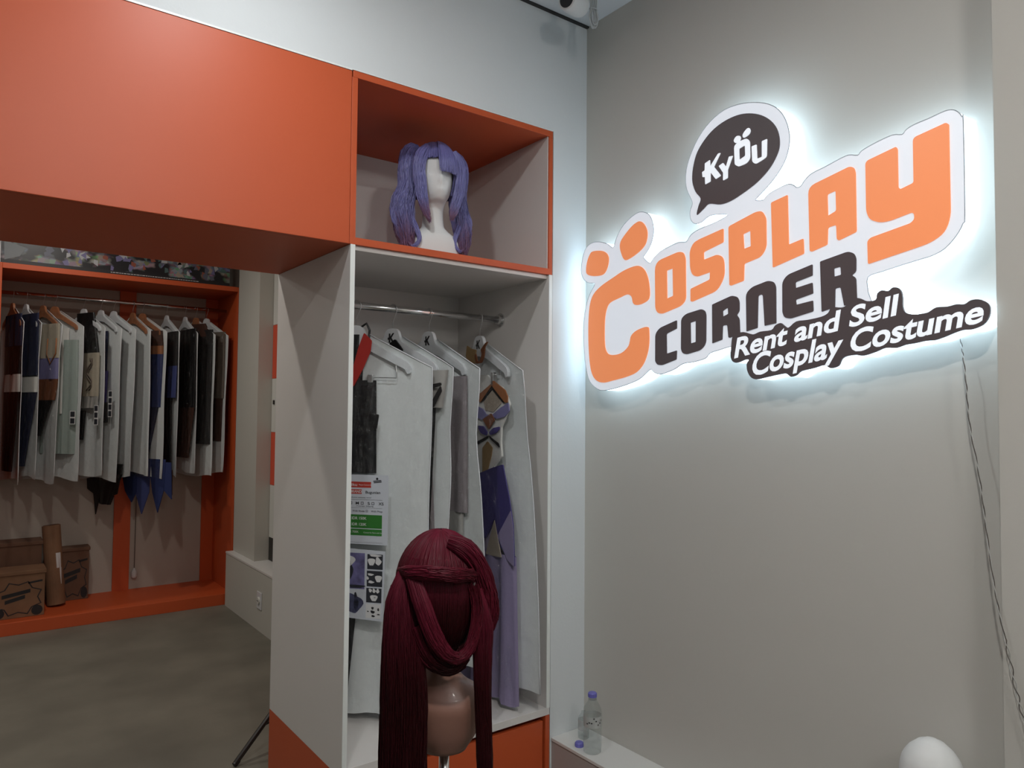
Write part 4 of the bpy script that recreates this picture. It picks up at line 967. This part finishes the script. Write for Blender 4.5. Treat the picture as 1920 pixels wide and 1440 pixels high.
# x, turn, hanger material, costume label, bag label, pieces
RACK = [
 (.232, 12.75, 'hanger_wood', 'navy costume with white belt, nearest the left edge of the rack', [
   ('jacket', 'navy', (-.14, .17), (-.13, .19), -.15, -.36, 3), ('tunic', 'black', (-.14, .19), (-.13, .17), -.36, -.55, 3), ('belt', 'white', (-.13, .215), (-.13, .215), -.545, -.66, 2), ('skirt', 'black', (-.13, .17), (-.1, .05), -.66, -1.18, 4)]),
 (.306, 17.25, 'hanger_white', 'navy costume with pale patterned belt, second from the left on the rack', [
   ('jacket', 'navy', (-.14, .18), (-.13, .20), -.14, -.55, 3), ('belt', 'white', (-.13, .215), (-.13, .215), -.56, -.66, 2), ('skirt', 'navy', (-.13, .19), (-.1, .02), -.66, -1.15, 4)]),
 (.403, 22.5, 'hanger_wood', 'cream and lavender costume with brown leather corset', [
   ('blouse', 'cream', (-.12, .19), (-.12, .21), -.20, -.43, 4), ('bodice', 'lavender', (-.1, .20), (-.1, .215), -.43, -.57, 2), ('corset', 'leather', (-.1, .205), (-.08, .16), -.57, -.71, 3), ('strap', 'black', (-.1, .13), (-.1, .0), -.71, -.95, 2)]),
 (.470, 38.5, 'hanger_wood', 'pale green dress with a white lace vest', [
   ('vest', 'white', (-.12, .10), (-.1, .11), -.22, -.80, 5), ('dress', 'palegreen', (-.1, .18), (-.1, .20), -.30, -1.07, 5)]),
 (.642, 25.0, 'hanger_white', 'cream swirl dress with a black collar', [
   ('collar', 'black', (-.08, .10), (-.10, .16), -.10, -.38, 2), ('dress', 'cream', (-.12, .17), (-.1, .17), -.38, -.68, 3), ('ruffle', 'silver', (-.1, .17), (-.08, .16), -.68, -.76, 7), ('sash', 'black', (-.1, .05), (-.08, .03), -.78, -.98, 2)]),
 (.747, 23.0, 'hanger_white', 'slim dark blue and violet garment between white bags', [
   ('tunic', 'navy', (-.1, .07), (-.1, .06), -.22, -.55, 2), ('sash', 'violet', (-.08, .10), (-.06, .08), -.50, -.78, 2), ('tail', 'black', (-.08, .10), (-.06, .11), -.72, -.86, 2)]),
 (.827, 26.5, 'hanger_white', 'dark garment half hidden in a white bag beside the glossy white one', [
   ('coat', 'blackish', (-.1, .04), (-.1, .03), -.20, -.60, 2), ('cape', 'black', (-.12, .12), (-.1, .0), -1.22, -1.44, 2)]),
 (.950, 18.0, 'hanger_wood', None, []),
 (1.013, 29.25, 'hanger_wood', 'navy costume with bronze belt and pointed blue tails below its bag', [
   ('fur_collar', 'brown', (-.12, .18), (-.12, .20), -.20, -.31, 3), ('belt', 'bronze', (-.1, .215), (-.1, .215), -.31, -.37, 2), ('jacket', 'blue', (-.12, .2), (-.12, .18), -.37, -.75, 4), ('coat', 'navy', (-.12, .16), (-.12, .05), -.75, -1.2, 3)]),
 (1.175, 9.0, 'hanger_white', 'dark costume with blue pattern in the middle right of the rack', [
   ('top', 'blackish', (-.12, .2), (-.12, .2), -.20, -.45, 3), ('skirt', 'midblue', (-.12, .2), (-.12, .18), -.45, -.68, 4), ('tail', 'black', (-.12, .12), (-.12, .15), -.68, -1.25, 3)]),
 (1.304, 7.5, 'hanger_white', 'glossy black costume with dark brown lower part', [
   ('coat', 'black', (-.12, .22), (-.12, .21), -.17, -.75, 4), ('skirt', 'brown', (-.12, .2), (-.12, .10), -.75, -1.12, 4)]),
 (1.380, 19.25, 'hanger_wood', 'very dark brown costume, second from the right end of the rack', [
   ('coat', 'blackish', (-.12, .22), (-.12, .22), -.17, -1.02, 4), ('collar', 'brown', (-.06, .1), (-.06, .18), -.12, -.22, 2)]),
 (1.457, 23.25, 'hanger_white', 'taupe coat costume at the right end of the rack', [
   ('coat', 'taupe', (-.12, .20), (-.12, .215), -.18, -.68, 4), ('skirt', 'brown', (-.12, .18), (-.1, .17), -.68, -1.0, 3)]),
]
HL = ['left end', 'second place', 'third place', 'fourth place', 'fifth place', 'sixth place', 'seventh place', 'eighth place', 'ninth place', 'tenth place', 'eleventh place', 'twelfth place', 'right end']
for i, (x_, phi, hm, lab, pcs) in enumerate(RACK):
    wood = 'wooden' if hm == 'hanger_wood' else 'white'
    hanger(x_, RRY, RRZ, phi, hm, '%s coat hanger at the %s of the rack rail counted from the left' % (wood, HL[i]), gr_h, k=.95)
    zb = -1.24 + .02 * math.sin(i * 2.1)
    bag(x_, RRY, RRZ, phi, ('garment bag at the %s of the rack rail counted from the left' % HL[i]) if lab else 'plain glossy white garment bag at the eighth place of the rack rail', gr_b, near=.25, far=.22, zb=zb, near_b=.235 + .02 * math.cos(i * 1.7), th=.022, waist=.02 if i < 3 else .0, seed=20 + i)
    if not lab:
        continue
    c = costume(x_, RRY, RRZ, phi, lab, group=gr_c)
    for (nm, col_, tp, bt, zt, zb_, fo) in pcs:
        wn = .028 if nm not in ('sash', 'tail', 'strap', 'belt') else .01
        tp, bt = (tp[0], min(tp[1] + wn, .222)), (bt[0], min(bt[1] + wn, .222))
        cloth(c, nm, col_, tp, bt, zt, zb_, fo, .006, .011 if nm not in ('belt', 'strap', 'sash') else .014)
    if i == 2:
        MB().tube([(-.014, -.10, -.30), (-.014, -.09, -.40), (-.014, -.14, -.47), (-.014, -.20, -.40), (-.014, -.205, -.30)], .004, 6).build('chain', 'cloth_bronze', c, smooth=True)
    if i == 4:
        for k2 in range(2):
            pts = [(-.0165, -.11 - .03 * math.sin(a_ * 1.5 + k2), -.42 - .22 * a_ / 6.28) for a_ in np.linspace(0, 6.28, 18)]
            MB().tube(pts, .0045, 5).build('swirl_trim', 'cloth_taupe', c, smooth=True)
    if i == 8:
        for pts in ([(-.18, -1.15), (.0, -1.15), (.0, -1.36), (-.05, -1.44), (-.12, -1.36)], [(-.02, -1.12), (.13, -1.12), (.12, -1.36), (.05, -1.52), (-.01, -1.38)],
                    [(.10, -1.12), (.27, -1.12), (.26, -1.34), (.205, -1.50), (.15, -1.36)], [(.22, -1.14), (.32, -1.14), (.335, -1.40), (.26, -1.34)]):
            patch(c, 'cape_point', 'midblue' if pts[0][0] in (-.02,) else 'blue', pts, .004 * len(c.children) - .02, .006)
    if i == 6:
        patch(c, 'cape_point', 'black', [(-.25, -1.15), (.15, -1.15), (.10, -1.36), (-.02, -1.40), (-.08, -1.36), (-.13, -1.52), (-.16, -1.37), (-.23, -1.34)], .0, .006)
    if i == 9:
        patch(c, 'ribbon_tail', 'brown', [(.16, -1.2), (.19, -1.2), (.195, -1.38), (.165, -1.38)], .0, .004)
# little photo cards clipped to three rack bags
for i, (ix, u, w, n_) in enumerate(((4, .20, -.74, 3), (5, .17, -.64, 4), (3, .185, -.78, 2))):
    x_, phi = RACK[ix][0], RACK[ix][1]
    pcx = thing('photo_strip', ['strip of small photos on the rack bag of the cream swirl dress', 'strip of small photos on the rack bag of the slim violet garment', 'strip of small photos on the rack bag of the pale green dress'][i], 'photo card', (x_, RRY, RRZ), math.radians(phi), 'photo strips on the rack bags')
    MB().slab([[(u, w), (u + .045, w), (u + .045, w - .045 * n_), (u, w - .045 * n_)]], to_card, -.031, -.030).build('card', 'print_pale', pcx)
    for k in range(n_):
        MB().slab([[(u + .005, w - .045 * k - .005), (u + .040, w - .045 * k - .005), (u + .040, w - .045 * k - .040), (u + .005, w - .045 * k - .040)]], to_card, -.0316, -.0311).build('picture', 'photo_dark', pcx)

# cartons and paper tube on the rack plinth
def carton(name_label, x0, x1, y0, y1, z0, h, m_, printed=True, lid=True, skew=0.0):
    t = thing('cardboard_box', name_label, 'box', ((x0 + x1) / 2, (y0 + y1) / 2, z0), skew, 'cardboard boxes on the rack plinth')
    w, d = (x1 - x0) / 2, (y1 - y0) / 2
    MB().box(-w, w, -d, d, 0, h).build('carton', m_, t, bevel=.003)
    if lid:
        MB().box(-w - .006, w + .006, -d - .006, d + .006, h - .02, h + .004).build('lid', m_, t, bevel=.003)
    if printed:
        tf = lambda a, b, dd: (a, -d - dd, b)
        burst = []
        for k in range(16):
            a = 2 * math.pi * k / 16
            r_ = (.46 if k % 2 else .36)
            burst.append((w * 2 * r_ * math.cos(a) * 1.05, h * .42 + h * r_ * .85 * math.sin(a)))
        inner = [(p[0] * .93, h * .42 + (p[1] - h * .42) * .93) for p in burst]
        MB().slab([burst, inner[::-1]], tf, .0006, .0).build('burst_outline', 'print_black', t)
        for k, (a0, a1, b0) in enumerate(((-.62, .45, .44), (-.5, .25, .32))):
            MB().slab([[(a0 * w, h * b0), (a1 * w, h * (b0 + .09)), (a1 * w, h * (b0 + .17)), (a0 * w, h * (b0 + .08))]], tf, .0006, .0).build('slogan_bar', 'print_black', t)
        for sx in (-1, 1):
            MB().slab([smooth_loop([(sx * w * .72 + w * .22 * math.cos(a), h * .13 + h * .11 * math.sin(a)) for a in [q * math.pi / 4 for q in range(8)]], 2)], tf, .0006, .0).build('print_spot', 'print_black', t)
        MB().slab([[(w * .35, h * .72), (w * .9, h * .75), (w * .9, h * .79), (w * .35, h * .76)]], tf, .0006, .0).build('small_print', 'print_black', t)
    return t
carton('brown cardboard box with a printed burst, frontmost on the rack plinth', .165, .450, 5.66, 5.86, .079, .292, 'cardboard')
carton('darker tall cardboard box behind the front printed box', .17, .445, 5.90, 6.08, .079, .44, 'cardboard_dark', False)
carton('cardboard box with a printed burst behind the leaning tube', .545, .735, 5.97, 6.085, .079, .36, 'cardboard_dark')
tb = thing('cardboard_tube', 'tall brown cardboard tube leaning between the boxes', 'tube', (.535, 5.87, .079))
MB().tube([(0, 0, .012), (-.04, .05, .54)], .055, 24).build('tube_body', 'cardboard', tb, smooth=False)
MB().tube([(-.0398, .0498, .5375), (-.0402, .0502, .543)], .048, 24).build('tube_mouth', 'cardboard_dark', tb)
for (a0, a1, z0, z1) in ((-1.35, -.75, .26, .36), (-1.0, -.72, .15, .26)):
    mb = MB()
    def fn(s, t_):
        a = a0 + (a1 - a0) * s; z = z0 + (z1 - z0) * t_
        return (-.04 * z / .54 + .056 * math.cos(a), .05 * z / .54 + .056 * math.sin(a), z)
    mb.grid(fn, 5, 3); mb.build('sticker', 'print_pale', tb)
# pull cord with bulb-shaped plug on the rack back
pl = thing('hanging_cord', 'thin cord with a small plug hanging against the rack back panel', 'cord', (1.045, 6.085, .16))
MB().tube([(0, 0, 1.9), (.002, 0, 1.0), (0, 0, .07)], .003, 6).build('wire', 'cord_dark', pl)
MB().rings([(0, 0, .0, .012, .012), (0, 0, .01, .02, .012), (0, 0, .045, .02, .012), (0, 0, .06, .012, .008), (0, 0, .075, .005, .005)], 12).build('plug', 'cable_white', pl, smooth=True)

# ================================================================== MANNEQUIN BUSTS
def bust_rings(kind):
    if kind == 'foam':
        return [(0, 0, 0, .086, .050), (0, 0, .006, .092, .055), (0, 0, .04, .096, .060), (0, 0, .075, .092, .060), (0, .002, .098, .078, .055), (0, .005, .115, .055, .047), (0, .008, .13, .041, .042),
                (0, .010, .15, .037, .040), (0, .010, .175, .036, .040), (0, .004, .19, .037, .047), (0, -.008, .20, .038, .058), (0, -.010, .215, .046, .068), (0, -.008, .24, .056, .076), (0, -.004, .27, .063, .082),
                (0, 0, .30, .067, .085), (0, .002, .33, .066, .083), (0, .004, .355, .060, .075), (0, .004, .375, .047, .060), (0, .004, .390, .030, .040), (0, .004, .398, .014, .018)]
    return [(.012, 0, 0, .030, .026), (.012, 0, .004, .040, .034), (.011, 0, .03, .058, .044), (.010, 0, .060, .070, .050), (.009, 0, .085, .079, .052), (.008, 0, .100, .080, .047), (.007, 0, .111, .070, .041), (.006, 0, .124, .048, .036), (.005, 0, .137, .035, .034), (.005, 0, .150, .030, .032),
            (.005, 0, .18, .029, .032), (0, 0, .195, .036, .044), (0, 0, .22, .052, .062), (0, 0, .26, .064, .078), (0, 0, .30, .068, .082), (0, 0, .335, .062, .076), (0, 0, .36, .046, .056), (0, 0, .372, .02, .026)]

def face(o):
    """push a soft nose, brow, eye hollows and lips out of the head (faces -Y)."""
    for v in o.data.vertices:
        x, y, z = v.co
        if y < -.02 and z > .19:
            dn = math.exp(-((x / .008) ** 2 + ((z - .262) / .018) ** 2)) * .012
            de = sum(math.exp(-(((x - sx * .024) / .012) ** 2 + ((z - .285) / .012) ** 2)) for sx in (-1, 1)) * .006
            dl = math.exp(-((x / .016) ** 2 + ((z - .228) / .007) ** 2)) * .004
            v.co.y += -dn + de - dl

def make_bust(name, label, loc, rz, kind, material):
    t = thing(name, label, 'mannequin head', loc, rz)
    rings = bust_rings(kind)
    R_ = np.array(rings)
    zz = np.concatenate([np.linspace(R_[i, 2], R_[i + 1, 2], 4, endpoint=False) for i in range(len(R_) - 1)] + [[R_[-1, 2]]])
    rs = []
    for i, z in enumerate(zz):
        k = i / 4.0
        i0 = min(int(k), len(R_) - 2)
        P = [R_[max(0, i0 - 1)], R_[i0], R_[i0 + 1], R_[min(len(R_) - 1, i0 + 2)]]
        u = k - i0
        q = 0.5 * (2 * P[1] + (P[2] - P[0]) * u + (2 * P[0] - 5 * P[1] + 4 * P[2] - P[3]) * u * u + (3 * P[1] - P[0] - 3 * P[2] + P[3]) * u ** 3)
        rs.append((q[0], q[1], z, max(q[3], .004), max(q[4], .004)))
    o = MB().rings(rs, 48).build('bust', material, t, smooth=True)
    if kind == 'foam':
        face(o)
        for v in o.data.vertices:      # long neck
            k = min(1, max(0, (v.co.z - .125) / .055)); k = k * k * (3 - 2 * k)
            v.co.z += .016 * k
    return t

make_bust('mannequin_head', 'white faceless mannequin head under the purple wig in the top box', (1.297, 2.20, 1.9356), math.radians(-14), 'foam', 'foam_white')
make_bust('mannequin_head', 'white mannequin head standing on the ledge at the bottom right', (1.756, 0.765, 0.28), math.radians(-65), 'foam', 'foam_white')
o_ = [o for o in COL.objects if o.name.startswith('mannequin_head')][1]
o_.scale = (.98, .78, 1.0)

# ------------------------------------------------------------------ purple wig
hair_mat('hair_purple', (.22, .22, .50), (.30, .10, .10), (.085, .08, .24), .34, (.80, 1.0))
hair_mat('hair_purple_plain', (.22, .22, .50), (.22, .22, .50), (.085, .08, .24), .30, (.80, 1.0))
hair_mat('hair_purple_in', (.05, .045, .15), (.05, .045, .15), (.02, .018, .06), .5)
PW = thing('purple_wig', 'purple twin-tail wig with bangs on the white mannequin head', 'wig', (1.297, 2.20, 1.9356), math.radians(-14))
cen, RR = (0, .004, .312), (.080, .099, .117)
def cap_shell(name, material, parent, c, R_, th_fn, n=36, m_=12):
    mb = MB()
    def fn(s, t_):
        az = 2 * math.pi * s
        th = max(.01, t_ * th_fn(az))
        return (c[0] + R_[0] * math.sin(th) * math.cos(az), c[1] + R_[1] * math.sin(th) * math.sin(az), c[2] + R_[2] * math.cos(th))
    mb.grid(fn, n, m_)
    return mb.build(name, material, parent, smooth=True, weld=True)
def th_end(az):
    d = math.atan2(math.sin(az + math.pi / 2), math.cos(az + math.pi / 2))   # angle from the face direction
    k = min(1, max(0, (abs(d + .12) - .62) / .35))
    return 1.22 + (2.2 - 1.22) * k
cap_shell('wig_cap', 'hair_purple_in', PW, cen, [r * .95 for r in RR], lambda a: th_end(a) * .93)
P = meridians(cen, RR, 2200, 0, 2 * math.pi, .05, th_end, 12, .02)
hair_build('crown_hair', 'hair_purple_plain', PW, P, taper(12, .0016, tip=.7))
fd = -math.pi / 2
P = meridians((0, -.006, .312), (.082, .104, .116), 520, fd - .10, fd + .85, .30, lambda a: 1.66, 12, .02)
hair_build('bangs', 'hair_purple_plain', PW, P, taper(12, .0015, tip=.5))
P1 = clump([(-.040, -.058, .395), (-.064, -.070, .36), (-.076, -.072, .31), (-.070, -.078, .25), (-.060, -.080, .19), (-.036, -.082, .125)], [.012, .022, .022, .021, .017, .004], 360, 14, .5, .004)
hair_build('side_lock', 'hair_purple', PW, P1, taper(14, .0014, tip=.3))
P1 = clump([(.050, -.062, .385), (.068, -.070, .35), (.074, -.072, .30), (.068, -.078, .24), (.050, -.080, .18), (.040, -.080, .14)], [.012, .018, .018, .018, .015, .004], 300, 14, .5, .004)
hair_build('side_lock', 'hair_purple', PW, P1, taper(14, .0014, tip=.3))
for sx, dy in ((-1, -.01), (1, .005)):
    g = [(sx * .050, .0, .375), (sx * .076, dy, .394), (sx * (.098 if sx < 0 else .090), dy - .005, .372), (sx * (.104 if sx < 0 else .094), dy - .01, .315), (sx * (.098 if sx < 0 else .090), dy - .015, .25), (sx * (.118 if sx < 0 else .094), dy - .015, .18), (sx * (.116 if sx < 0 else .100), dy - .02, .10), (sx * .095, dy - .02, .015)]
    wd = [.012, .020, .029, .031, .030, .040, .033, .008] if sx < 0 else [.012, .018, .026, .028, .027, .032, .028, .008]
    big = clump(g, wd, 1100, 18, .8, .008, wave=.008)
    hair_build('pigtail', 'hair_purple', PW, big, taper(18, .0015, tip=.35))
    gs = spline(g[:-2], 14); ws = np.interp(np.linspace(0, 1, 14), np.linspace(0, 1, 6), wd[:-2])
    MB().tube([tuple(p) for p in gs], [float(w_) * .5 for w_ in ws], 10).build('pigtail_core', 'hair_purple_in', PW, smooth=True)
    MB().tube([(sx * .058, .0, .382), (sx * .072, .0, .388)], .017, 12).build('hair_tie', 'hair_purple_in', PW, smooth=True)
    # loose curls at the tips
    cg = [(sx * .10, dy - .03, .16), (sx * .075, dy - .04, .11), (sx * .065, dy - .045, .070), (sx * .085, dy - .045, .045), (sx * .105, dy - .04, .06)]
    hair_build('curl', 'hair_purple', PW, clump(cg, [.012, .009, .007, .005, .002], 90, 14, .6, .002), taper(14, .0012, tip=.3))
    cg = [(sx * .112, dy - .02, .20), (sx * .150, dy - .025, .165), (sx * .146, dy - .03, .125), (sx * .122, dy - .03, .09)]
    if sx > 0: cg = [(q0 * .82, q1, q2) for q0, q1, q2 in cg]
    hair_build('curl', 'hair_purple', PW, clump(cg, [.014, .012, .009, .003], 120, 14, .6, .003), taper(14, .0012, tip=.3))

# ------------------------------------------------------------------ red wig on its stand
RL, RR_ = (.700, 1.15, .810), math.radians(-31.6)
make_bust('mannequin_head', 'tan mannequin bust on a pole under the long red wig', RL, RR_, 'tan', 'skin_tan')
hair_mat('hair_red', (.130, .009, .025), (.024, .003, .004), (.022, .002, .004), .42, (.0, .5), .15)  # darkens along the strand: painted shade low in the wig, plus its black inner
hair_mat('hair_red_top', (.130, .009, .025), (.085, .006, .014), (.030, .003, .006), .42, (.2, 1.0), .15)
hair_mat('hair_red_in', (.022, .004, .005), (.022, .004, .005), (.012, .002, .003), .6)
RWG = thing('red_wig', 'long dark red wig with hanging pigtails in front of the cabinet', 'wig', RL, RR_)
c2, R2 = (.0, .0, .292), (.080, .095, .102)
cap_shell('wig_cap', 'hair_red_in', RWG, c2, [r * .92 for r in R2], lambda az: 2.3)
# back-swept crown, falling towards the viewer down to the wrapped band
P = meridians((.0, .0, .292), R2, 2200, 0, 2 * math.pi, .04, lambda a: 1.12 if math.sin(a) < .1 else 1.9, 12, .012)
hair_build('crown_hair', 'hair_red_top', RWG, P, taper(12, .0016, tip=.8))
# nape hair
P = meridians((.0, .0, .285), (.077, .092, .118), 2600, math.pi * .95, 2.05 * math.pi, .95, lambda a: 2.55, 12, .02)
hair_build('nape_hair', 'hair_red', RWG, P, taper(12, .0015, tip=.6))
vd = (0, -1, 0)
def lock(name, g, wd, n, K=16, flat=.5, j=.003, r=.0015, core=True):
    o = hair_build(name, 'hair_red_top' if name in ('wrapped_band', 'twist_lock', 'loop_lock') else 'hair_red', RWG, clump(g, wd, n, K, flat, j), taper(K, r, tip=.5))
    if core:
        gs = spline(g, 18); ws = np.interp(np.linspace(0, 1, 18), np.linspace(0, 1, len(wd)), wd)
        MB().tube([tuple(p) for p in gs], [float(w_) * flat * .75 for w_ in ws], 8).build('lock_core', 'hair_red_in', o, smooth=True)
    return o
lock('wrapped_band', [(-.068, -.050, .328), (-.05, -.084, .336), (-.01, -.102, .338), (.03, -.096, .333), (.062, -.066, .326)], [.009, .011, .011, .011, .009], 420, 16, .55)
lock('twist_lock', [(.016, -.055, .383), (.046, -.062, .370), (.072, -.050, .330), (.084, -.042, .285), (.088, -.040, .245), (.080, -.045, .212)], [.012, .018, .017, .018, .017, .006], 420, 16, .6)
lock('loop_lock', [(-.045, -.082, .328), (-.028, -.100, .285), (-.008, -.102, .235), (.016, -.096, .200), (.040, -.090, .194), (.058, -.082, .218), (.066, -.076, .262), (.060, -.072, .315)], [.012, .014, .014, .010, .008, .008, .008, .008], 480, 20, .5)
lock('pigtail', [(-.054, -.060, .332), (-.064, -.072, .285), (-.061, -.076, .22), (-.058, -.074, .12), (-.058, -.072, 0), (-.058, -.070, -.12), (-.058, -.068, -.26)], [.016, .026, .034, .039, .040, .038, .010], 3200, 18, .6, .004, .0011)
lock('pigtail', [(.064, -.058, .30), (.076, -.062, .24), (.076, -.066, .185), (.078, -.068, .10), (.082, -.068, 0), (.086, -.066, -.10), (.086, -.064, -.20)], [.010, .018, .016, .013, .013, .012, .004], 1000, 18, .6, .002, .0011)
lock('under_lock', [(-.03, -.080, .25), (-.012, -.080, .205), (.012, -.074, .178), (.035, -.068, .180), (.052, -.062, .205)], [.03, .028, .020, .014, .010], 520, 14, .5)
lock('flyaway', [(-.064, -.05, .325), (-.082, -.052, .30), (-.084, -.05, .27)], [.004, .004, .001], 24, 10, .5, core=False)

# tripod stand that carries the bust
def tripod(name, label, loc, rz, pole_h, hub_z, spread, pole_m, pole_r, a0):
    t = thing(name, label, 'tripod', loc, rz)
    MB().tube([(0, 0, .10), (0, 0, pole_h)], pole_r, 16).build('pole', pole_m, t, smooth=True)
    MB().tube([(0, 0, hub_z - .03), (0, 0, hub_z + .03)], pole_r * 1.9, 16).build('collar', 'black_plastic', t)
    MB().tube([(0, 0, .11), (0, 0, .15)], pole_r * 1.7, 16).build('collar', 'black_plastic', t)
    for k in range(3):
        a = a0 + k * 2 * math.pi / 3
        ca, sa = math.cos(a), math.sin(a)
        lg_ = MB().tube([(ca * .012, sa * .012, hub_z), (ca * spread, sa * spread, .012)], .0105, 8).build('leg', 'black_plastic', t)
        MB().tube([(ca * spread * .95, sa * spread * .95, .018), (ca * spread * 1.02, sa * spread * 1.02, .008)], [.010, .011], 8).build('rubber_foot', 'black_plastic', lg_)
        MB().tube([(ca * .012, sa * .012, .13), (ca * spread * .55, sa * spread * .55, hub_z * .46)], .004, 6).build('brace', 'black_plastic', t)
    return t
px, py = RL[0] + .012 * math.cos(RR_), RL[1] + .012 * math.sin(RR_)
tripod('wig_stand', 'chrome pole stand holding up the red wig bust', (px, py, 0), 0, .825, .45, .30, 'chrome', .0095, .4)
fx, fy = .904, 3.026
hx, hy = 1.19, 3.13
tripod('folded_tripod', 'black tripod stand behind the cabinet with one leg showing on the floor', (hx, hy, 0), 0, 1.05, .25, math.hypot(fx - hx, fy - hy), 'black_plastic', .011, math.atan2(fy - hy, fx - hx))

# ================================================================== BOTTLE, CAP
bt = thing('water_bottle', 'clear plastic water bottle with a violet cap on the ledge', 'bottle', (1.725, 1.835, .28))
prof = [(.0, .026), (.004, .030), (.03, .031), (.034, .0295), (.038, .031), (.055, .031), (.059, .0295), (.063, .031), (.080, .031), (.084, .030), (.125, .030), (.132, .031), (.145, .029), (.158, .022), (.168, .0155), (.176, .013), (.184, .013)]
MB().rings([(0, 0, z, r, r) for z, r in prof], 28).build('bottle_body', 'bottle_plastic', bt, smooth=True)
mat('label_film', (.55, .56, .55), rough=.3, alpha=.55)
MB().rings([(0, 0, .088, .0308, .0308), (0, 0, .124, .0308, .0308)], 28, cap=False).build('label_wrap', 'label_film', bt, smooth=True)
mbp = MB()
for k in range(9):
    a = math.pi * (1.05 + .08 * k)
    z0 = .092 + .026 * random.random()
    mbp.add([(.0312 * math.cos(a), .0312 * math.sin(a), z0), (.0312 * math.cos(a + .16), .0312 * math.sin(a + .16), z0), (.0312 * math.cos(a + .16), .0312 * math.sin(a + .16), z0 + .004), (.0312 * math.cos(a), .0312 * math.sin(a), z0 + .004)], [(0, 1, 2, 3)])
mbp.build('label_print', 'print_black', bt, fix=False)
def capmesh(mb, z):
    mb.rings([(0, 0, z, .0145, .0145), (0, 0, z + .012, .0145, .0145), (0, 0, z + .0145, .0125, .0125)], 20)
    for k in range(20):
        a = 2 * math.pi * k / 20
        mb.tube([(.0145 * math.cos(a), .0145 * math.sin(a), z), (.0145 * math.cos(a), .0145 * math.sin(a), z + .012)], .0009, 4)
    return mb
capmesh(MB(), .182).build('cap', 'cap_violet', bt)
MB().rings([(0, 0, .174, .0155, .0155), (0, 0, .177, .0155, .0155)], 20).build('neck_ring', 'bottle_plastic', bt)
ca = capmesh(MB(), 0).build('bottle_cap', 'cap_violet')
ca.location = (1.716, 1.89, .28); tag(ca, 'loose violet bottle cap lying on the ledge beside the bottle', 'bottle cap')
# small half-hidden bottle further in the corner
b2 = thing('small_bottle', 'small clear bottle behind the larger one in the wall corner', 'bottle', (1.772, 1.93, .28))
MB().rings([(0, 0, z * .50, r * .62, r * .62) for z, r in prof], 20).build('bottle_body', 'bottle_plastic', b2, smooth=True)
MB().rings([(0, 0, .03, .0196, .0196), (0, 0, .065, .0196, .0196)], 20, cap=False).build('label_wrap', 'label_film', b2, smooth=True)

# ================================================================== CEILING CAMERA AND CABLE
fx_ = thing('ceiling_camera', 'white round camera hanging from the ceiling in the corner', 'camera', (1.60, 1.80, ZC))
MB().rings([(0, 0, -.012, .04, .04), (0, 0, 0, .04, .04)], 24).build('mount', 'foam_white', fx_)
MB().tube([(0, 0, -.012), (0, 0, -.05)], .012, 12).build('stem', 'foam_white', fx_, smooth=True)
hb = []
for i in range(13):
    t_ = i / 12
    a = math.pi * t_
    hb.append((-.058 + .105 * t_ - .01, 0.0, 0.0))
prof2 = [(-.052, .030), (-.050, .033), (-.02, .036), (.02, .036), (.036, .033), (.046, .024), (.051, .012), (.052, .002)]
cb = MB().tube([(x, 0, 0) for x, r in prof2], [r for x, r in prof2], 24).build('camera_body', 'foam_white', fx_, smooth=True)
cb.location = (0, 0, -.082); cb.rotation_euler = (0, math.radians(-8), math.radians(15))
ln = MB().tube([(-.0535, 0, 0), (-.0515, 0, 0)], [.026, .026], 24).build('lens', 'print_black', cb)

cbk = thing('cable_bundle', 'bundle of looped white cable tied up beside the ceiling camera', 'cable', (1.684, 1.80, ZC))
for k in range(6):
    rr = .010 + .0018 * k
    ox, oy = random.uniform(-.004, .004), random.uniform(-.006, .006)
    L = .120 + .006 * (k % 3)
    pts = [(ox - rr * .7, oy, -.0), (ox - rr * .7, oy, -L * .55), (ox - rr, oy, -L * .8), (ox - rr * .6, oy, -L), (ox, oy, -L - .006), (ox + rr * .6, oy, -L), (ox + rr, oy, -L * .8), (ox + rr * .6, oy, -L * .55), (ox + rr, oy, 0)]
    MB().tube([tuple(p) for p in spline(pts, 28)], .0022, 6).build('cable_loop', 'cable_white', cbk, smooth=True)
MB().tube([(.0165 * math.cos(a), .010 * math.sin(a), -.072) for a in np.linspace(0, 2 * math.pi, 18, endpoint=False)], .0018, 6, closed=True).build('cable_tie', 'cable_white', cbk, smooth=True)
